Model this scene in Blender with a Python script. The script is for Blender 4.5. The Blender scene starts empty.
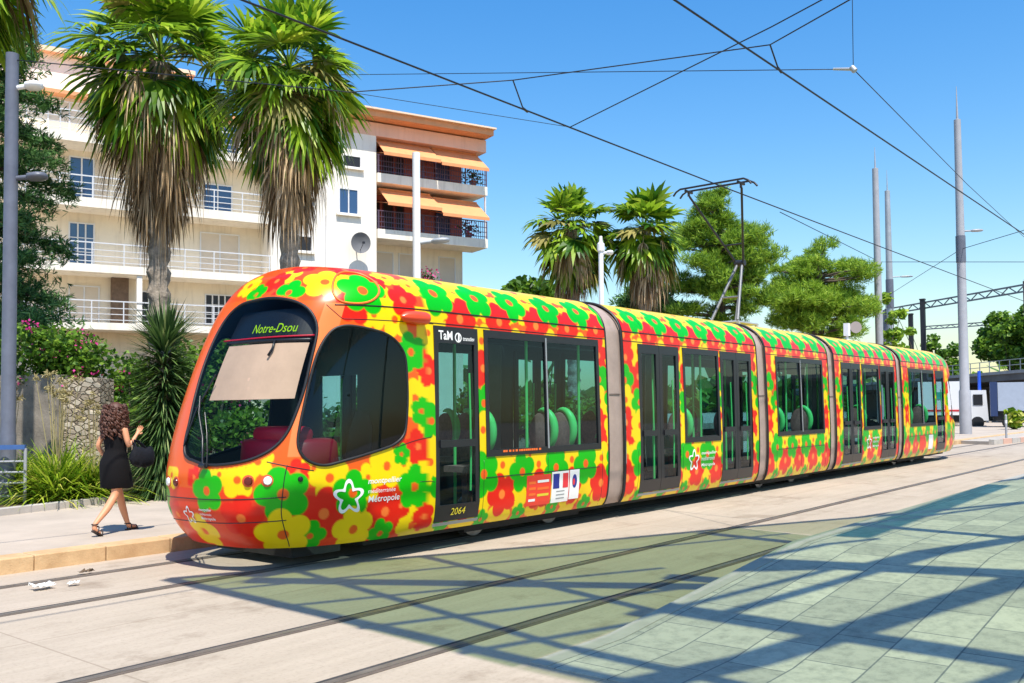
import bpy, math, random
import numpy as np
from mathutils import Vector, Matrix

R_ = math.radians
PI = math.pi
scene = bpy.context.scene
col = scene.collection
rng = random.Random(7)
nrng = np.random.default_rng(11)

# ------------------------------------------------------------------ helpers
def srgb(r, g, b):
    f = lambda c: (c/12.92 if c <= 0.04045 else ((c+0.055)/1.055)**2.4)
    return (f(r/255), f(g/255), f(b/255))

def tag(o, label=None, cat=None, group=None, kind=None):
    if label: o['label'] = label
    if cat: o['category'] = cat
    if group: o['group'] = group
    if kind: o['kind'] = kind
    return o

def empty(name, loc, rz=0.0):
    o = bpy.data.objects.new(name, None)
    o.empty_display_size = 0.3
    col.objects.link(o)
    o.location = loc
    o.rotation_euler = (0, 0, rz)
    return o

def thing(name, label, cat, loc, rz=0.0, group=None):
    return tag(empty(name, loc, rz), label, cat, group)

def wloc(o):
    v = Vector((0, 0, 0))
    while o is not None:
        v += Vector(o.location)
        o = o.parent
    return v

class MB:
    def __init__(s):
        s.v = []; s.f = []; s.m = []
    def add(s, vs, fs, mat=0):
        b = len(s.v)
        s.v.extend([tuple(p) for p in vs])
        s.f.extend([tuple(i+b for i in f) for f in fs])
        s.m.extend([mat]*len(fs))
    def box(s, x0, x1, y0, y1, z0, z1, mat=0):
        s.add([(x0,y0,z0),(x1,y0,z0),(x1,y1,z0),(x0,y1,z0),(x0,y0,z1),(x1,y0,z1),(x1,y1,z1),(x0,y1,z1)],
              [(0,3,2,1),(4,5,6,7),(0,1,5,4),(1,2,6,5),(2,3,7,6),(3,0,4,7)], mat)
    def hexa(s, bot, top, mat=0):      # two quads
        s.add(list(bot)+list(top), [(0,3,2,1),(4,5,6,7),(0,1,5,4),(1,2,6,5),(2,3,7,6),(3,0,4,7)], mat)
    def beam(s, a, b, w, h, mat=0):    # rectangular bar between two points
        a = Vector(a); b = Vector(b); d = (b-a).normalized()
        sd = d.cross(Vector((0,0,1)))
        if sd.length < 1e-4: sd = Vector((1,0,0))
        sd.normalize(); up = sd.cross(d)
        q = lambda p: [p-sd*w/2-up*h/2, p+sd*w/2-up*h/2, p+sd*w/2+up*h/2, p-sd*w/2+up*h/2]
        s.hexa(q(a), q(b), mat)
    def tube(s, pts, r, n=8, mat=0, closed=False, cap=True):
        pts = [Vector(p) for p in pts]; N = len(pts)
        rr = r if isinstance(r, (list, tuple)) else [r]*N
        rings = []
        prev = None
        for i, p in enumerate(pts):
            if closed: d = pts[(i+1) % N]-pts[i-1]
            else: d = pts[min(i+1, N-1)]-pts[max(i-1, 0)]
            if d.length < 1e-9: d = Vector((0,0,1))
            d.normalize()
            if prev is None:
                a = d.cross(Vector((0,0,1)))
                if a.length < 1e-3: a = d.cross(Vector((1,0,0)))
            else:
                a = prev - d*prev.dot(d)
                if a.length < 1e-6: a = d.cross(Vector((1,0,0)))
            a.normalize(); prev = a; b = d.cross(a)
            rings.append([p+(a*math.cos(2*PI*k/n)+b*math.sin(2*PI*k/n))*rr[i] for k in range(n)])
        vs = [q for ring in rings for q in ring]; fs = []
        for i in range(N if closed else N-1):
            j = (i+1) % N
            for k in range(n):
                fs.append((i*n+k, i*n+(k+1) % n, j*n+(k+1) % n, j*n+k))
        if cap and not closed:
            fs.append(tuple(range(n-1, -1, -1))); fs.append(tuple((N-1)*n+k for k in range(n)))
        s.add(vs, fs, mat)
    def loft(s, rings, mat=0, cap=True):
        n = len(rings[0]); vs = [q for r in rings for q in r]; fs = []
        for i in range(len(rings)-1):
            for k in range(n):
                fs.append((i*n+k, i*n+(k+1) % n, (i+1)*n+(k+1) % n, (i+1)*n+k))
        if cap:
            fs.append(tuple(range(n-1, -1, -1))); fs.append(tuple((len(rings)-1)*n+k for k in range(n)))
        s.add(vs, fs, mat)
    def poly_prism(s, pts, z0, z1, mat=0):
        n = len(pts)
        s.add([(x,y,z0) for x,y in pts]+[(x,y,z1) for x,y in pts],
              [tuple(range(n-1,-1,-1)), tuple(range(n, 2*n))]+[(k,(k+1)%n,n+(k+1)%n,n+k) for k in range(n)], mat)
    def build(s, name, mats, parent=None, world=False, smooth=None, loc=None):
        me = bpy.data.meshes.new(name)
        vs = s.v
        if parent is not None and world:
            o = wloc(parent); vs = [(x-o.x, y-o.y, z-o.z) for x, y, z in s.v]
        if loc is not None:
            vs = [(x-loc[0], y-loc[1], z-loc[2]) for x, y, z in s.v]
        me.from_pydata(vs, [], s.f)
        mats = mats if isinstance(mats, (list, tuple)) else [mats]
        for m in mats: me.materials.append(m)
        if len(mats) > 1: me.polygons.foreach_set('material_index', s.m)
        if smooth is not None:
            me.polygons.foreach_set('use_smooth', [True]*len(me.polygons))
            if smooth < 179: me.set_sharp_from_angle(angle=R_(smooth))
        me.update()
        ob = bpy.data.objects.new(name, me)
        col.objects.link(ob)
        if parent is not None: ob.parent = parent
        if loc is not None: ob.location = loc
        return ob

# ------------------------------------------------------------------ materials
def nt(name):
    m = bpy.data.materials.new(name); m.use_nodes = True
    t = m.node_tree; t.nodes.clear()
    out = t.nodes.new('ShaderNodeOutputMaterial')
    return m, t, out
def nd(t, typ, **kw):
    n = t.nodes.new(typ)
    for k, v in kw.items():
        if k in n.inputs: n.inputs[k].default_value = v
        else: setattr(n, k, v)
    return n

def mat(name, c, rough=0.6, metal=0.0, var=0.0, vscale=3.0, bump=0.0, bscale=40.0, spec=0.5, c2=None, coat=0.0):
    m, t, out = nt(name)
    p = nd(t, 'ShaderNodeBsdfPrincipled')
    p.inputs['Roughness'].default_value = rough
    p.inputs['Metallic'].default_value = metal
    p.inputs['Specular IOR Level'].default_value = spec
    if coat: p.inputs['Coat Weight'].default_value = coat; p.inputs['Coat Roughness'].default_value = 0.08
    p.inputs['Base Color'].default_value = (*c, 1)
    if var or bump:
        tc = nd(t, 'ShaderNodeTexCoord')
    if var:
        n = nd(t, 'ShaderNodeTexNoise'); n.inputs['Scale'].default_value = vscale; n.inputs['Detail'].default_value = 6; n.inputs['Roughness'].default_value = 0.65
        t.links.new(tc.outputs['Object'], n.inputs['Vector'])
        r = nd(t, 'ShaderNodeValToRGB')
        lo = c2 if c2 else tuple(x*(1-var) for x in c)
        r.color_ramp.elements[0].position = 0.32; r.color_ramp.elements[0].color = (*lo, 1)
        r.color_ramp.elements[1].position = 0.68; r.color_ramp.elements[1].color = (*[min(1, x*(1+var*0.5)) for x in c], 1)
        t.links.new(n.outputs['Fac'], r.inputs['Fac'])
        t.links.new(r.outputs['Color'], p.inputs['Base Color'])
    if bump:
        n2 = nd(t, 'ShaderNodeTexNoise'); n2.inputs['Scale'].default_value = bscale; n2.inputs['Detail'].default_value = 5
        t.links.new(tc.outputs['Object'], n2.inputs['Vector'])
        b = nd(t, 'ShaderNodeBump'); b.inputs['Strength'].default_value = bump; b.inputs['Distance'].default_value = 0.02
        t.links.new(n2.outputs['Fac'], b.inputs['Height']); t.links.new(b.outputs['Normal'], p.inputs['Normal'])
    t.links.new(p.outputs['BSDF'], out.inputs['Surface'])
    return m

def streaked(m, amt=.35):
    t = m.node_tree; p = [n for n in t.nodes if n.type == 'BSDF_PRINCIPLED'][0]; src = p.inputs['Base Color'].links[0].from_socket
    tc = nd(t, 'ShaderNodeTexCoord'); mp = nd(t, 'ShaderNodeMapping'); mp.inputs['Scale'].default_value = (2.6,2.6,.22); t.links.new(tc.outputs['Object'], mp.inputs['Vector'])
    n = nd(t, 'ShaderNodeTexNoise'); n.inputs['Scale'].default_value = 1.4; n.inputs['Detail'].default_value = 8; n.inputs['Roughness'].default_value = .7; t.links.new(mp.outputs['Vector'], n.inputs['Vector'])
    r = nd(t, 'ShaderNodeValToRGB'); r.color_ramp.elements[0].position = .30; r.color_ramp.elements[0].color = (.62,.58,.54,1); r.color_ramp.elements[1].position = .50; r.color_ramp.elements[1].color = (1,1,1,1); t.links.new(n.outputs['Fac'], r.inputs['Fac'])
    mu = nd(t, 'ShaderNodeMixRGB'); mu.blend_type = 'MULTIPLY'; mu.inputs['Fac'].default_value = amt*2; t.links.new(src, mu.inputs[1]); t.links.new(r.outputs['Color'], mu.inputs[2]); t.links.new(mu.outputs['Color'], p.inputs['Base Color'])
def leafmat(name, dark, light, trans=0.35, rough=0.5, third=None):
    m, t, out = nt(name)
    g = nd(t, 'ShaderNodeNewGeometry')
    r = nd(t, 'ShaderNodeValToRGB')
    r.color_ramp.elements[0].color = (*dark, 1); r.color_ramp.elements[0].position = 0.1
    r.color_ramp.elements[1].color = (*light, 1); r.color_ramp.elements[1].position = 0.85
    if third:
        e = r.color_ramp.elements.new(0.95); e.color = (*third, 1)
    t.links.new(g.outputs['Random Per Island'], r.inputs['Fac'])
    p = nd(t, 'ShaderNodeBsdfPrincipled'); p.inputs['Roughness'].default_value = rough
    p.inputs['Specular IOR Level'].default_value = 0.35
    t.links.new(r.outputs['Color'], p.inputs['Base Color'])
    tr = nd(t, 'ShaderNodeBsdfTranslucent')
    t.links.new(r.outputs['Color'], tr.inputs['Color'])
    mx = nd(t, 'ShaderNodeMixShader'); mx.inputs['Fac'].default_value = trans
    t.links.new(p.outputs['BSDF'], mx.inputs[1]); t.links.new(tr.outputs['BSDF'], mx.inputs[2])
    t.links.new(mx.outputs['Shader'], out.inputs['Surface'])
    return m

def glass(name, tint, refl=1.0, rough=0.01, ior=1.5):
    m, t, out = nt(name)
    tr = nd(t, 'ShaderNodeBsdfTransparent'); tr.inputs['Color'].default_value = (*tint, 1)
    gl = nd(t, 'ShaderNodeBsdfGlossy'); gl.inputs['Roughness'].default_value = rough
    gl.inputs['Color'].default_value = (refl, refl, refl, 1)
    lw = nd(t, 'ShaderNodeLayerWeight'); f0 = ((ior-1)/(ior+1))**2*2
    pw = nd(t, 'ShaderNodeMath'); pw.operation = 'POWER'; pw.inputs[1].default_value = 5; t.links.new(lw.outputs['Facing'], pw.inputs[0])
    ma = nd(t, 'ShaderNodeMath'); ma.operation = 'MULTIPLY_ADD'; ma.inputs[1].default_value = 1-f0; ma.inputs[2].default_value = f0; t.links.new(pw.outputs[0], ma.inputs[0])
    mx = nd(t, 'ShaderNodeMixShader')
    t.links.new(ma.outputs[0], mx.inputs['Fac'])
    t.links.new(tr.outputs['BSDF'], mx.inputs[1]); t.links.new(gl.outputs['BSDF'], mx.inputs[2])
    t.links.new(mx.outputs['Shader'], out.inputs['Surface'])
    return m

def emit(name, c, s):
    m, t, out = nt(name)
    e = nd(t, 'ShaderNodeEmission'); e.inputs['Color'].default_value = (*c, 1); e.inputs['Strength'].default_value = s
    t.links.new(e.outputs['Emission'], out.inputs['Surface'])
    return m

M = {}
M['black'] = mat('black_frame', (0.012,0.012,0.016), 0.35)
M['rubber'] = mat('black_rubber', (0.01,0.01,0.012), 0.5)
M['under'] = mat('underframe_dark', (0.02,0.02,0.02), 0.8, var=0.4)
M['steel'] = mat('worn_steel', (0.36,0.35,0.34), 0.35, 0.8, var=0.3, vscale=8)
M['galv'] = mat('galvanised_grey', (0.36,0.38,0.40), 0.5, 0.3, var=0.15, vscale=2)
M['palepole'] = mat('pale_grey_paint', (0.34,0.34,0.36), 0.45, 0.0, var=0.12, vscale=2)
M['bluepole'] = mat('blue_grey_paint', (0.12,0.13,0.165), 0.4, 0.0, var=0.2, vscale=3)
M['darkmetal'] = mat('dark_metal', (0.03,0.03,0.035), 0.45, 0.4)
M['white'] = mat('white_paint', (0.8,0.8,0.8), 0.5)
M['decalwhite'] = mat('white_vinyl', (0.85,0.85,0.85), 0.4)
M['bellows'] = mat('grey_bellows', srgb(168,148,138), 0.6, var=0.18, vscale=2.5, bump=0.15)
M['yellowtxt'] = mat('yellow_vinyl', (0.75,0.6,0.03), 0.5)
M['orange'] = mat('orange_vinyl', srgb(240,110,40), 0.4)
M['redpanel'] = mat('red_vinyl', srgb(235,60,40), 0.4)
M['navy'] = mat('navy_vinyl', srgb(20,40,140), 0.4)
M['flagred'] = mat('flag_red_vinyl', srgb(225,50,60), 0.4)
M['dash'] = mat('magenta_dashboard', srgb(205,10,50), 0.45)
M['blind'] = mat('beige_blind', srgb(204,168,146), 0.8, var=0.10, vscale=3)
M['interior'] = mat('grey_interior', (0.05,0.055,0.06), 0.7)
M['intfloor'] = mat('interior_floor_grey', (0.07,0.07,0.08), 0.7)
M['seatbrown'] = mat('seat_fabric_brown', srgb(205,120,112), 0.8, var=0.3, vscale=20)
M['limegreen'] = mat('green_handrail', srgb(140,245,130), 0.4)
M['glass_side'] = glass('tinted_side_glass', (0.36,0.64,0.67), 0.9, ior=1.3)
M['glass_cab'] = glass('cab_side_glass', (0.38,0.60,0.58), 0.9, ior=1.28)
M['glass_front'] = glass('windscreen_glass', (0.84,0.88,0.87), 0.35, ior=1.22)
M['led'] = emit('led_green', (0.45,0.9,0.02), 0.75)
M['lampglass'] = mat('lamp_glass', (0.85,0.85,0.85), 0.1, spec=0.8)
M['lens_red'] = mat('dark_red_lens', (0.12,0.01,0.01), 0.2)

# ------------------------------------------------------------------ text meshes (made first, scene still light)
def text_mesh(s, size=1.0, shear=0.0, spacing=1.0, bold=0.0):
    cu = bpy.data.curves.new('lettering', 'FONT'); cu.body = s; cu.size = size; cu.shear = shear
    cu.space_character = spacing; cu.offset = bold; cu.resolution_u = 3
    cu.align_x = 'LEFT'
    ob = bpy.data.objects.new('lettering', cu); col.objects.link(ob)
    dg = bpy.context.evaluated_depsgraph_get()
    me = ob.evaluated_get(dg).to_mesh()
    v = np.array([tuple(p.co[:2]) for p in me.vertices], float); f = [tuple(p.vertices) for p in me.polygons]
    ob.evaluated_get(dg).to_mesh_clear()
    bpy.data.objects.remove(ob); bpy.data.curves.remove(cu)
    return v, f
def fit(tm, width=None, height=None):
    v, f = tm; v = v.copy(); v -= v.min(0)
    w, h = v.max(0)
    if width: v[:,0] *= width/w
    if height: v[:,1] *= height/h
    elif width: v[:,1] *= width/w
    return v, f
TX = {k: text_mesh(k, 1, sh, 1, b) for k, sh, b in [('Notre-Dsou',0,0.0),('TaM',0,0.02),('transdev',0,0.01),('2064',0.2,0.0),
      ('montpellier',0.15,0.01),('m\u00e9diterran\u00e9e',0.15,0),('M\u00e9tropole',0.15,0.01)]}

# ------------------------------------------------------------------ camera
a = R_(39.261329); pitch = R_(2.2); roll = 0.009
F0 = Vector((math.cos(a), math.sin(a), 0)); R0 = Vector((math.sin(a), -math.cos(a), 0)); U0 = Vector((0,0,1))
Fv = F0*math.cos(pitch)+U0*math.sin(pitch); Uv = -F0*math.sin(pitch)+U0*math.cos(pitch)
Rv = R0*math.cos(roll)-Uv*math.sin(roll); Uv = Uv*math.cos(roll)+R0*math.sin(roll)
cam_d = bpy.data.cameras.new('camera'); cam = bpy.data.objects.new('camera', cam_d); col.objects.link(cam)
cam.matrix_world = Matrix(((Rv.x,Uv.x,-Fv.x,0),(Rv.y,Uv.y,-Fv.y,0),(Rv.z,Uv.z,-Fv.z,1.75),(0,0,0,1)))
cam_d.sensor_width = 36; cam_d.lens = 930/1024*36; cam_d.shift_y = 0.029903
cam_d.clip_start = 0.05; cam_d.clip_end = 6000
scene.camera = cam

# ------------------------------------------------------------------ light
SUN_EL = R_(63); hd = Vector((-0.5, -0.86, 0)).normalized()
sun_dir = Vector((hd.x*math.cos(SUN_EL), hd.y*math.cos(SUN_EL), math.sin(SUN_EL)))
w = bpy.data.worlds.new('World'); scene.world = w; w.use_nodes = True
t = w.node_tree; bg = t.nodes['Background']
sky = t.nodes.new('ShaderNodeTexSky'); sky.sky_type = 'NISHITA'; sky.sun_disc = False
sky.sun_elevation = SUN_EL; sky.sun_rotation = math.atan2(hd.x, hd.y)
sky.altitude = 0; sky.air_density = 1.5; sky.dust_density = 0.7; sky.ozone_density = 5.5
hs = t.nodes.new('ShaderNodeHueSaturation'); hs.inputs['Hue'].default_value = 0.505; hs.inputs['Saturation'].default_value = 1.36; hs.inputs['Value'].default_value = 1.0
t.links.new(sky.outputs['Color'], hs.inputs['Color']); t.links.new(hs.outputs['Color'], bg.inputs['Color'])
bg.inputs['Strength'].default_value = 0.14
sd = bpy.data.lights.new('sun', 'SUN'); sd.energy = 4.9; sd.angle = R_(0.53); sd.color = (1.0, 0.95, 0.86)
so = bpy.data.objects.new('sun', sd); col.objects.link(so)
so.rotation_euler = sun_dir.to_track_quat('Z', 'Y').to_euler(); so.location = (0, -20, 40)
scene.view_settings.view_transform = 'Standard'; scene.view_settings.look = 'None'
scene.view_settings.exposure = 0.5; scene.view_settings.gamma = 1.0; scene.view_settings.use_curve_mapping = False

# ================================================================== GROUND
def ground_mat():
    m, t, out = nt('pale_concrete_paving')
    tc = nd(t, 'ShaderNodeTexCoord'); p = nd(t, 'ShaderNodeBsdfPrincipled'); p.inputs['Roughness'].default_value = 0.8
    def noise(sc, det=6, rough=0.6, vec=None):
        n = nd(t, 'ShaderNodeTexNoise'); n.inputs['Scale'].default_value = sc; n.inputs['Detail'].default_value = det; n.inputs['Roughness'].default_value = rough
        t.links.new((vec or tc.outputs['Object']), n.inputs['Vector']); return n
    def ramp(n, p0, c0, p1, c1):
        r = nd(t, 'ShaderNodeValToRGB'); r.color_ramp.elements[0].position = p0; r.color_ramp.elements[0].color = (*c0,1)
        r.color_ramp.elements[1].position = p1; r.color_ramp.elements[1].color = (*c1,1); t.links.new(n, r.inputs['Fac']); return r
    n1 = noise(0.35); r1 = ramp(n1.outputs['Fac'], 0.3, (0.40,0.33,0.25), 0.7, (0.48,0.40,0.315))
    mp = nd(t, 'ShaderNodeMapping'); mp.inputs['Scale'].default_value = (0.5, 5, 1); t.links.new(tc.outputs['Object'], mp.inputs['Vector'])
    n2 = noise(1.2, 8, 0.7, mp.outputs['Vector']); r2 = ramp(n2.outputs['Fac'], 0.35, (0.80,0.79,0.78), 0.62, (1,1,1))
    mu = nd(t, 'ShaderNodeMixRGB'); mu.blend_type = 'MULTIPLY'; mu.inputs['Fac'].default_value = 0.6
    t.links.new(r1.outputs['Color'], mu.inputs[1]); t.links.new(r2.outputs['Color'], mu.inputs[2])
    n3 = noise(26, 8, 0.75); r3 = ramp(n3.outputs['Fac'], 0.28, (0.72,0.70,0.68), 0.5, (1,1,1))
    mu2 = nd(t, 'ShaderNodeMixRGB'); mu2.blend_type = 'MULTIPLY'; mu2.inputs['Fac'].default_value = 0.8
    t.links.new(mu.outputs['Color'], mu2.inputs[1]); t.links.new(r3.outputs['Color'], mu2.inputs[2])
    v = nd(t, 'ShaderNodeTexVoronoi'); v.inputs['Scale'].default_value = 1.6; t.links.new(tc.outputs['Object'], v.inputs['Vector'])
    r4 = ramp(v.outputs['Distance'], 0.02, (0.45,0.42,0.40), 0.035, (1,1,1))
    mu3 = nd(t, 'ShaderNodeMixRGB'); mu3.blend_type = 'MULTIPLY'; mu3.inputs['Fac'].default_value = 0.8
    t.links.new(mu2.outputs['Color'], mu3.inputs[1]); t.links.new(r4.outputs['Color'], mu3.inputs[2])
    bk = nd(t, 'ShaderNodeTexBrick'); bk.offset = 0.0; bk.inputs['Scale'].default_value = 1.0; bk.inputs['Brick Width'].default_value = 4.4; bk.inputs['Row Height'].default_value = 1.33
    bk.inputs['Mortar Size'].default_value = 0.008; bk.inputs['Color1'].default_value = (1,1,1,1); bk.inputs['Color2'].default_value = (.93,.93,.93,1); bk.inputs['Mortar'].default_value = (.62,.59,.56,1)
    mpb = nd(t, 'ShaderNodeMapping'); mpb.inputs['Location'].default_value = (1.2,.6,0); t.links.new(tc.outputs['Object'], mpb.inputs['Vector']); t.links.new(mpb.outputs['Vector'], bk.inputs['Vector'])
    mu4 = nd(t, 'ShaderNodeMixRGB'); mu4.blend_type = 'MULTIPLY'; mu4.inputs['Fac'].default_value = 0.75
    t.links.new(mu3.outputs['Color'], mu4.inputs[1]); t.links.new(bk.outputs['Color'], mu4.inputs[2])
    n5 = noise(0.9, 10, 0.72); r5 = ramp(n5.outputs['Fac'], 0.33, (0.62,0.58,0.54), 0.46, (1,1,1))
    mu5 = nd(t, 'ShaderNodeMixRGB'); mu5.blend_type = 'MULTIPLY'; mu5.inputs['Fac'].default_value = 0.8
    t.links.new(mu4.outputs['Color'], mu5.inputs[1]); t.links.new(r5.outputs['Color'], mu5.inputs[2])
    t.links.new(mu5.outputs['Color'], p.inputs['Base Color'])
    b = nd(t, 'ShaderNodeBump'); b.inputs['Strength'].default_value = 0.25; b.inputs['Distance'].default_value = 0.01
    t.links.new(n3.outputs['Fac'], b.inputs['Height']); t.links.new(b.outputs['Normal'], p.inputs['Normal'])
    t.links.new(p.outputs['BSDF'], out.inputs['Surface']); return m

def paver_mat():
    m, t, out = nt('blue_grey_pavers')
    tc = nd(t, 'ShaderNodeTexCoord'); p = nd(t, 'ShaderNodeBsdfPrincipled'); p.inputs['Roughness'].default_value = 0.75
    mp = nd(t, 'ShaderNodeMapping'); mp.inputs['Rotation'].default_value = (0,0,0); t.links.new(tc.outputs['Object'], mp.inputs['Vector'])
    br = nd(t, 'ShaderNodeTexBrick'); br.offset = 0.5
    br.inputs['Scale'].default_value = 1.0; br.inputs['Brick Width'].default_value = 0.62; br.inputs['Row Height'].default_value = 0.42
    br.inputs['Bias'].default_value = 0.15; br.inputs['Mortar Size'].default_value = 0.007; br.inputs['Mortar Smooth'].default_value = 0.2
    br.inputs['Color1'].default_value = (0.53,0.515,0.43,1); br.inputs['Color2'].default_value = (0.37,0.365,0.315,1); br.inputs['Mortar'].default_value = (0.17,0.18,0.18,1)
    t.links.new(mp.outputs['Vector'], br.inputs['Vector'])
    n = nd(t, 'ShaderNodeTexNoise'); n.inputs['Scale'].default_value = 9; n.inputs['Detail'].default_value = 9; n.inputs['Roughness'].default_value = 0.75
    t.links.new(tc.outputs['Object'], n.inputs['Vector'])
    r = nd(t, 'ShaderNodeValToRGB'); r.color_ramp.elements[0].position = 0.33; r.color_ramp.elements[0].color = (0.50,0.52,0.54,1); r.color_ramp.elements[1].position = 0.56; r.color_ramp.elements[1].color = (1,1,1,1)
    t.links.new(n.outputs['Fac'], r.inputs['Fac'])
    mu = nd(t, 'ShaderNodeMixRGB'); mu.blend_type = 'MULTIPLY'; mu.inputs['Fac'].default_value = 0.7
    t.links.new(br.outputs['Color'], mu.inputs[1]); t.links.new(r.outputs['Color'], mu.inputs[2])
    t.links.new(mu.outputs['Color'], p.inputs['Base Color'])
    b = nd(t, 'ShaderNodeBump'); b.inputs['Strength'].default_value = 0.3; b.inputs['Distance'].default_value = 0.01
    t.links.new(n.outputs['Fac'], b.inputs['Height']); t.links.new(b.outputs['Normal'], p.inputs['Normal'])
    t.links.new(p.outputs['BSDF'], out.inputs['Surface']); return m

M['ground'] = ground_mat(); M['paver'] = paver_mat()
M['groove'] = mat('rail_groove', (0.055,0.05,0.048), 0.9, var=0.4, vscale=6)
M['railside'] = mat('rail_concrete_edge', (0.13,0.10,0.078), 0.85, var=0.35, vscale=4)
M['railsteel'] = mat('rail_steel', (0.23,0.20,0.175), 0.42, 0.4, var=0.25, vscale=5)
M['kerb'] = mat('tan_stone_kerb', srgb(202,170,128), 0.8, var=0.22, vscale=2.2, bump=0.2, c2=srgb(176,142,102))
M['sidewalk'] = mat('pale_asphalt_sidewalk', (0.45,0.375,0.30), 0.85, var=0.18, vscale=0.8, bump=0.25, bscale=60)
M['soil'] = mat('dry_garden_soil', (0.16,0.115,0.07), 0.95, var=0.5, vscale=3, bump=0.6, bscale=20)

g = MB(); S = 1500
g.add([(-S,-S,0),(S+800,-S,0),(S+800,S,0),(-S,S,0)], [(0,1,2,3)])
tag(g.build('ground', M['ground']), kind='structure')
# rails : dark flangeway strips flush in the paving
rails = []
for Y in (4.73, 6.06, 8.56, 9.89):
    b = MB()
    b.box(-40, 160, Y-0.075, Y+0.075, -0.02, 0.004, 0)
    b.box(-40, 160, Y-0.032, Y+0.028, 0.0, 0.008, 1)
    b.box(-40, 160, Y+0.030, Y+0.066, 0.0, 0.0065, 2)
    o = b.build('rail', [M['railside'], M['railsteel'], M['groove']]); tag(o, kind='structure')

# sidewalk with kerb blocks
s_poly = [(-40,10.98),(160,10.75),(160,18.5),(30,18.5),(14,17.6),(10.35,16.6),(8.1,15.75),(6.0,15.2),(3,14.6),(-40,13.5)]
b = MB(); b.poly_prism(s_poly, -0.1, 0.165); tag(b.build('sidewalk', M['sidewalk']), kind='structure')
b = MB(); x = -6.0
while x < 60:
    L = 0.82
    y0 = 10.66-0.0012*(x+6); dz = rng.uniform(-.004,.004)
    b.box(x+0.006, x+L-0.006, y0+rng.uniform(-.006,.006), y0+0.34, -0.05, 0.172+dz)
    x += L
ko = b.build('kerb', M['kerb'], smooth=None); tag(ko, kind='structure')
bv = ko.modifiers.new('bevel', 'BEVEL'); bv.width = 0.012; bv.segments = 2
# low inner kerb + garden bed
b = MB()
kp = [(-40,13.5),(3,14.6),(6.0,15.2),(8.1,15.75),(10.35,16.6),(14,17.6),(30,18.5),(160,18.5)]
for p, q in zip(kp[:-1], kp[1:]):
    L = math.hypot(q[0]-p[0], q[1]-p[1]); n = max(1, int(min(L, 40)/1.0))
    for k in range(n):
        u0 = k/n; u1 = (k+1)/n-0.008
        pa = (p[0]+(q[0]-p[0])*u0, p[1]+(q[1]-p[1])*u0); pb = (p[0]+(q[0]-p[0])*u1, p[1]+(q[1]-p[1])*u1)
        b.beam((pa[0],pa[1],0.16), (pb[0],pb[1],0.16), 0.22, 0.22)
M['kerbpale'] = mat('pale_stone_kerb', (0.46,0.42,0.37), 0.8, var=0.2, vscale=3)
tag(b.build('garden_kerb', M['kerbpale']), kind='structure')
b = MB(); b.poly_prism([(x, y+0.1) for x, y in kp]+[(160,34),(-40,48)], -0.1, 0.21)
tag(b.build('garden_soil', M['soil']), kind='structure')

# raised tram platform with a ramped end
def plat_z(x): return 0.006 + 0.083*min(3.6, max(0, x-6.0))
b = MB()
xs = [5.05, 6.0, 7, 8, 9, 9.6, 12, 20, 60, 150]
for x0, x1 in zip(xs[:-1], xs[1:]):
    b.hexa([(x0,-14,-0.1),(x1,-14,-0.1),(x1,3.84,-0.1),(x0,3.84,-0.1)],
           [(x0,-14,plat_z(x0)),(x1,-14,plat_z(x1)),(x1,3.84,plat_z(x1)),(x0,3.84,plat_z(x0))])
tag(b.build('platform', M['paver']), kind='structure')
b = MB()
for x0, x1 in zip(xs[:-1], xs[1:]):
    b.hexa([(x0,3.844,-0.1),(x1,3.844,-0.1),(x1,4.0,-0.1),(x0,4.0,-0.1)],
           [(x0,3.844,plat_z(x0)+.004),(x1,3.844,plat_z(x1)+.004),(x1,4.0,plat_z(x1)+.004),(x0,4.0,plat_z(x0)+.004)])
M['platedge'] = mat('platform_edge_stone', (0.36,0.35,0.31), 0.75, var=0.15, vscale=4)
tag(b.build('platform_edge', M['platedge']), kind='structure')

# ================================================================== TRAM
YC = 9.225; XS = 8.1; NEXP = 3.0
ZK = np.array([.25,.32,.45,.7,1.0,1.2,1.6,2.0,2.4,2.76,2.95,3.10,3.22,3.32,3.40,3.45,3.48,3.50])
WK = np.array([1.20,1.25,1.29,1.315,1.325,1.325,1.32,1.31,1.30,1.285,1.27,1.22,1.13,1.0,.85,.65,.35,.02])
XK = np.array([5.99,5.925,5.821,5.702,5.685,5.715,5.819,5.958,6.124,6.304,6.417,6.521,6.612,6.705,6.819,6.905,7.017,7.141])
QK = np.concatenate([[0], np.cumsum(np.hypot(np.diff(ZK), np.diff(WK)))])
def pchip(xq, x, y):
    h = np.diff(x); d = np.diff(y)/h; m = np.zeros_like(y)
    w1 = 2*h[1:]+h[:-1]; w2 = h[1:]+2*h[:-1]
    ok = d[1:]*d[:-1] > 0
    with np.errstate(divide='ignore', invalid='ignore'):
        m[1:-1] = np.where(ok, (w1+w2)/(w1/d[:-1]+w2/d[1:]), 0)
    m[0] = d[0]; m[-1] = d[-1]
    i = np.clip(np.searchsorted(x, xq)-1, 0, len(h)-1); s = (xq-x[i])/h[i]
    return ((2*s**3-3*s**2+1)*y[i]+(s**3-2*s**2+s)*h[i]*m[i]+(-2*s**3+3*s**2)*y[i+1]+(s**3-s**2)*h[i]*m[i+1])
def prof(q): return pchip(q, QK, ZK), pchip(q, QK, WK), pchip(q, QK, XK)
def q_of_z(z): 
    qq = np.linspace(0, QK[-1], 3000); return np.interp(z, prof(qq)[0], qq)
def wz(z): return float(prof(np.array([q_of_z(z)]))[1][0])
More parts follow.
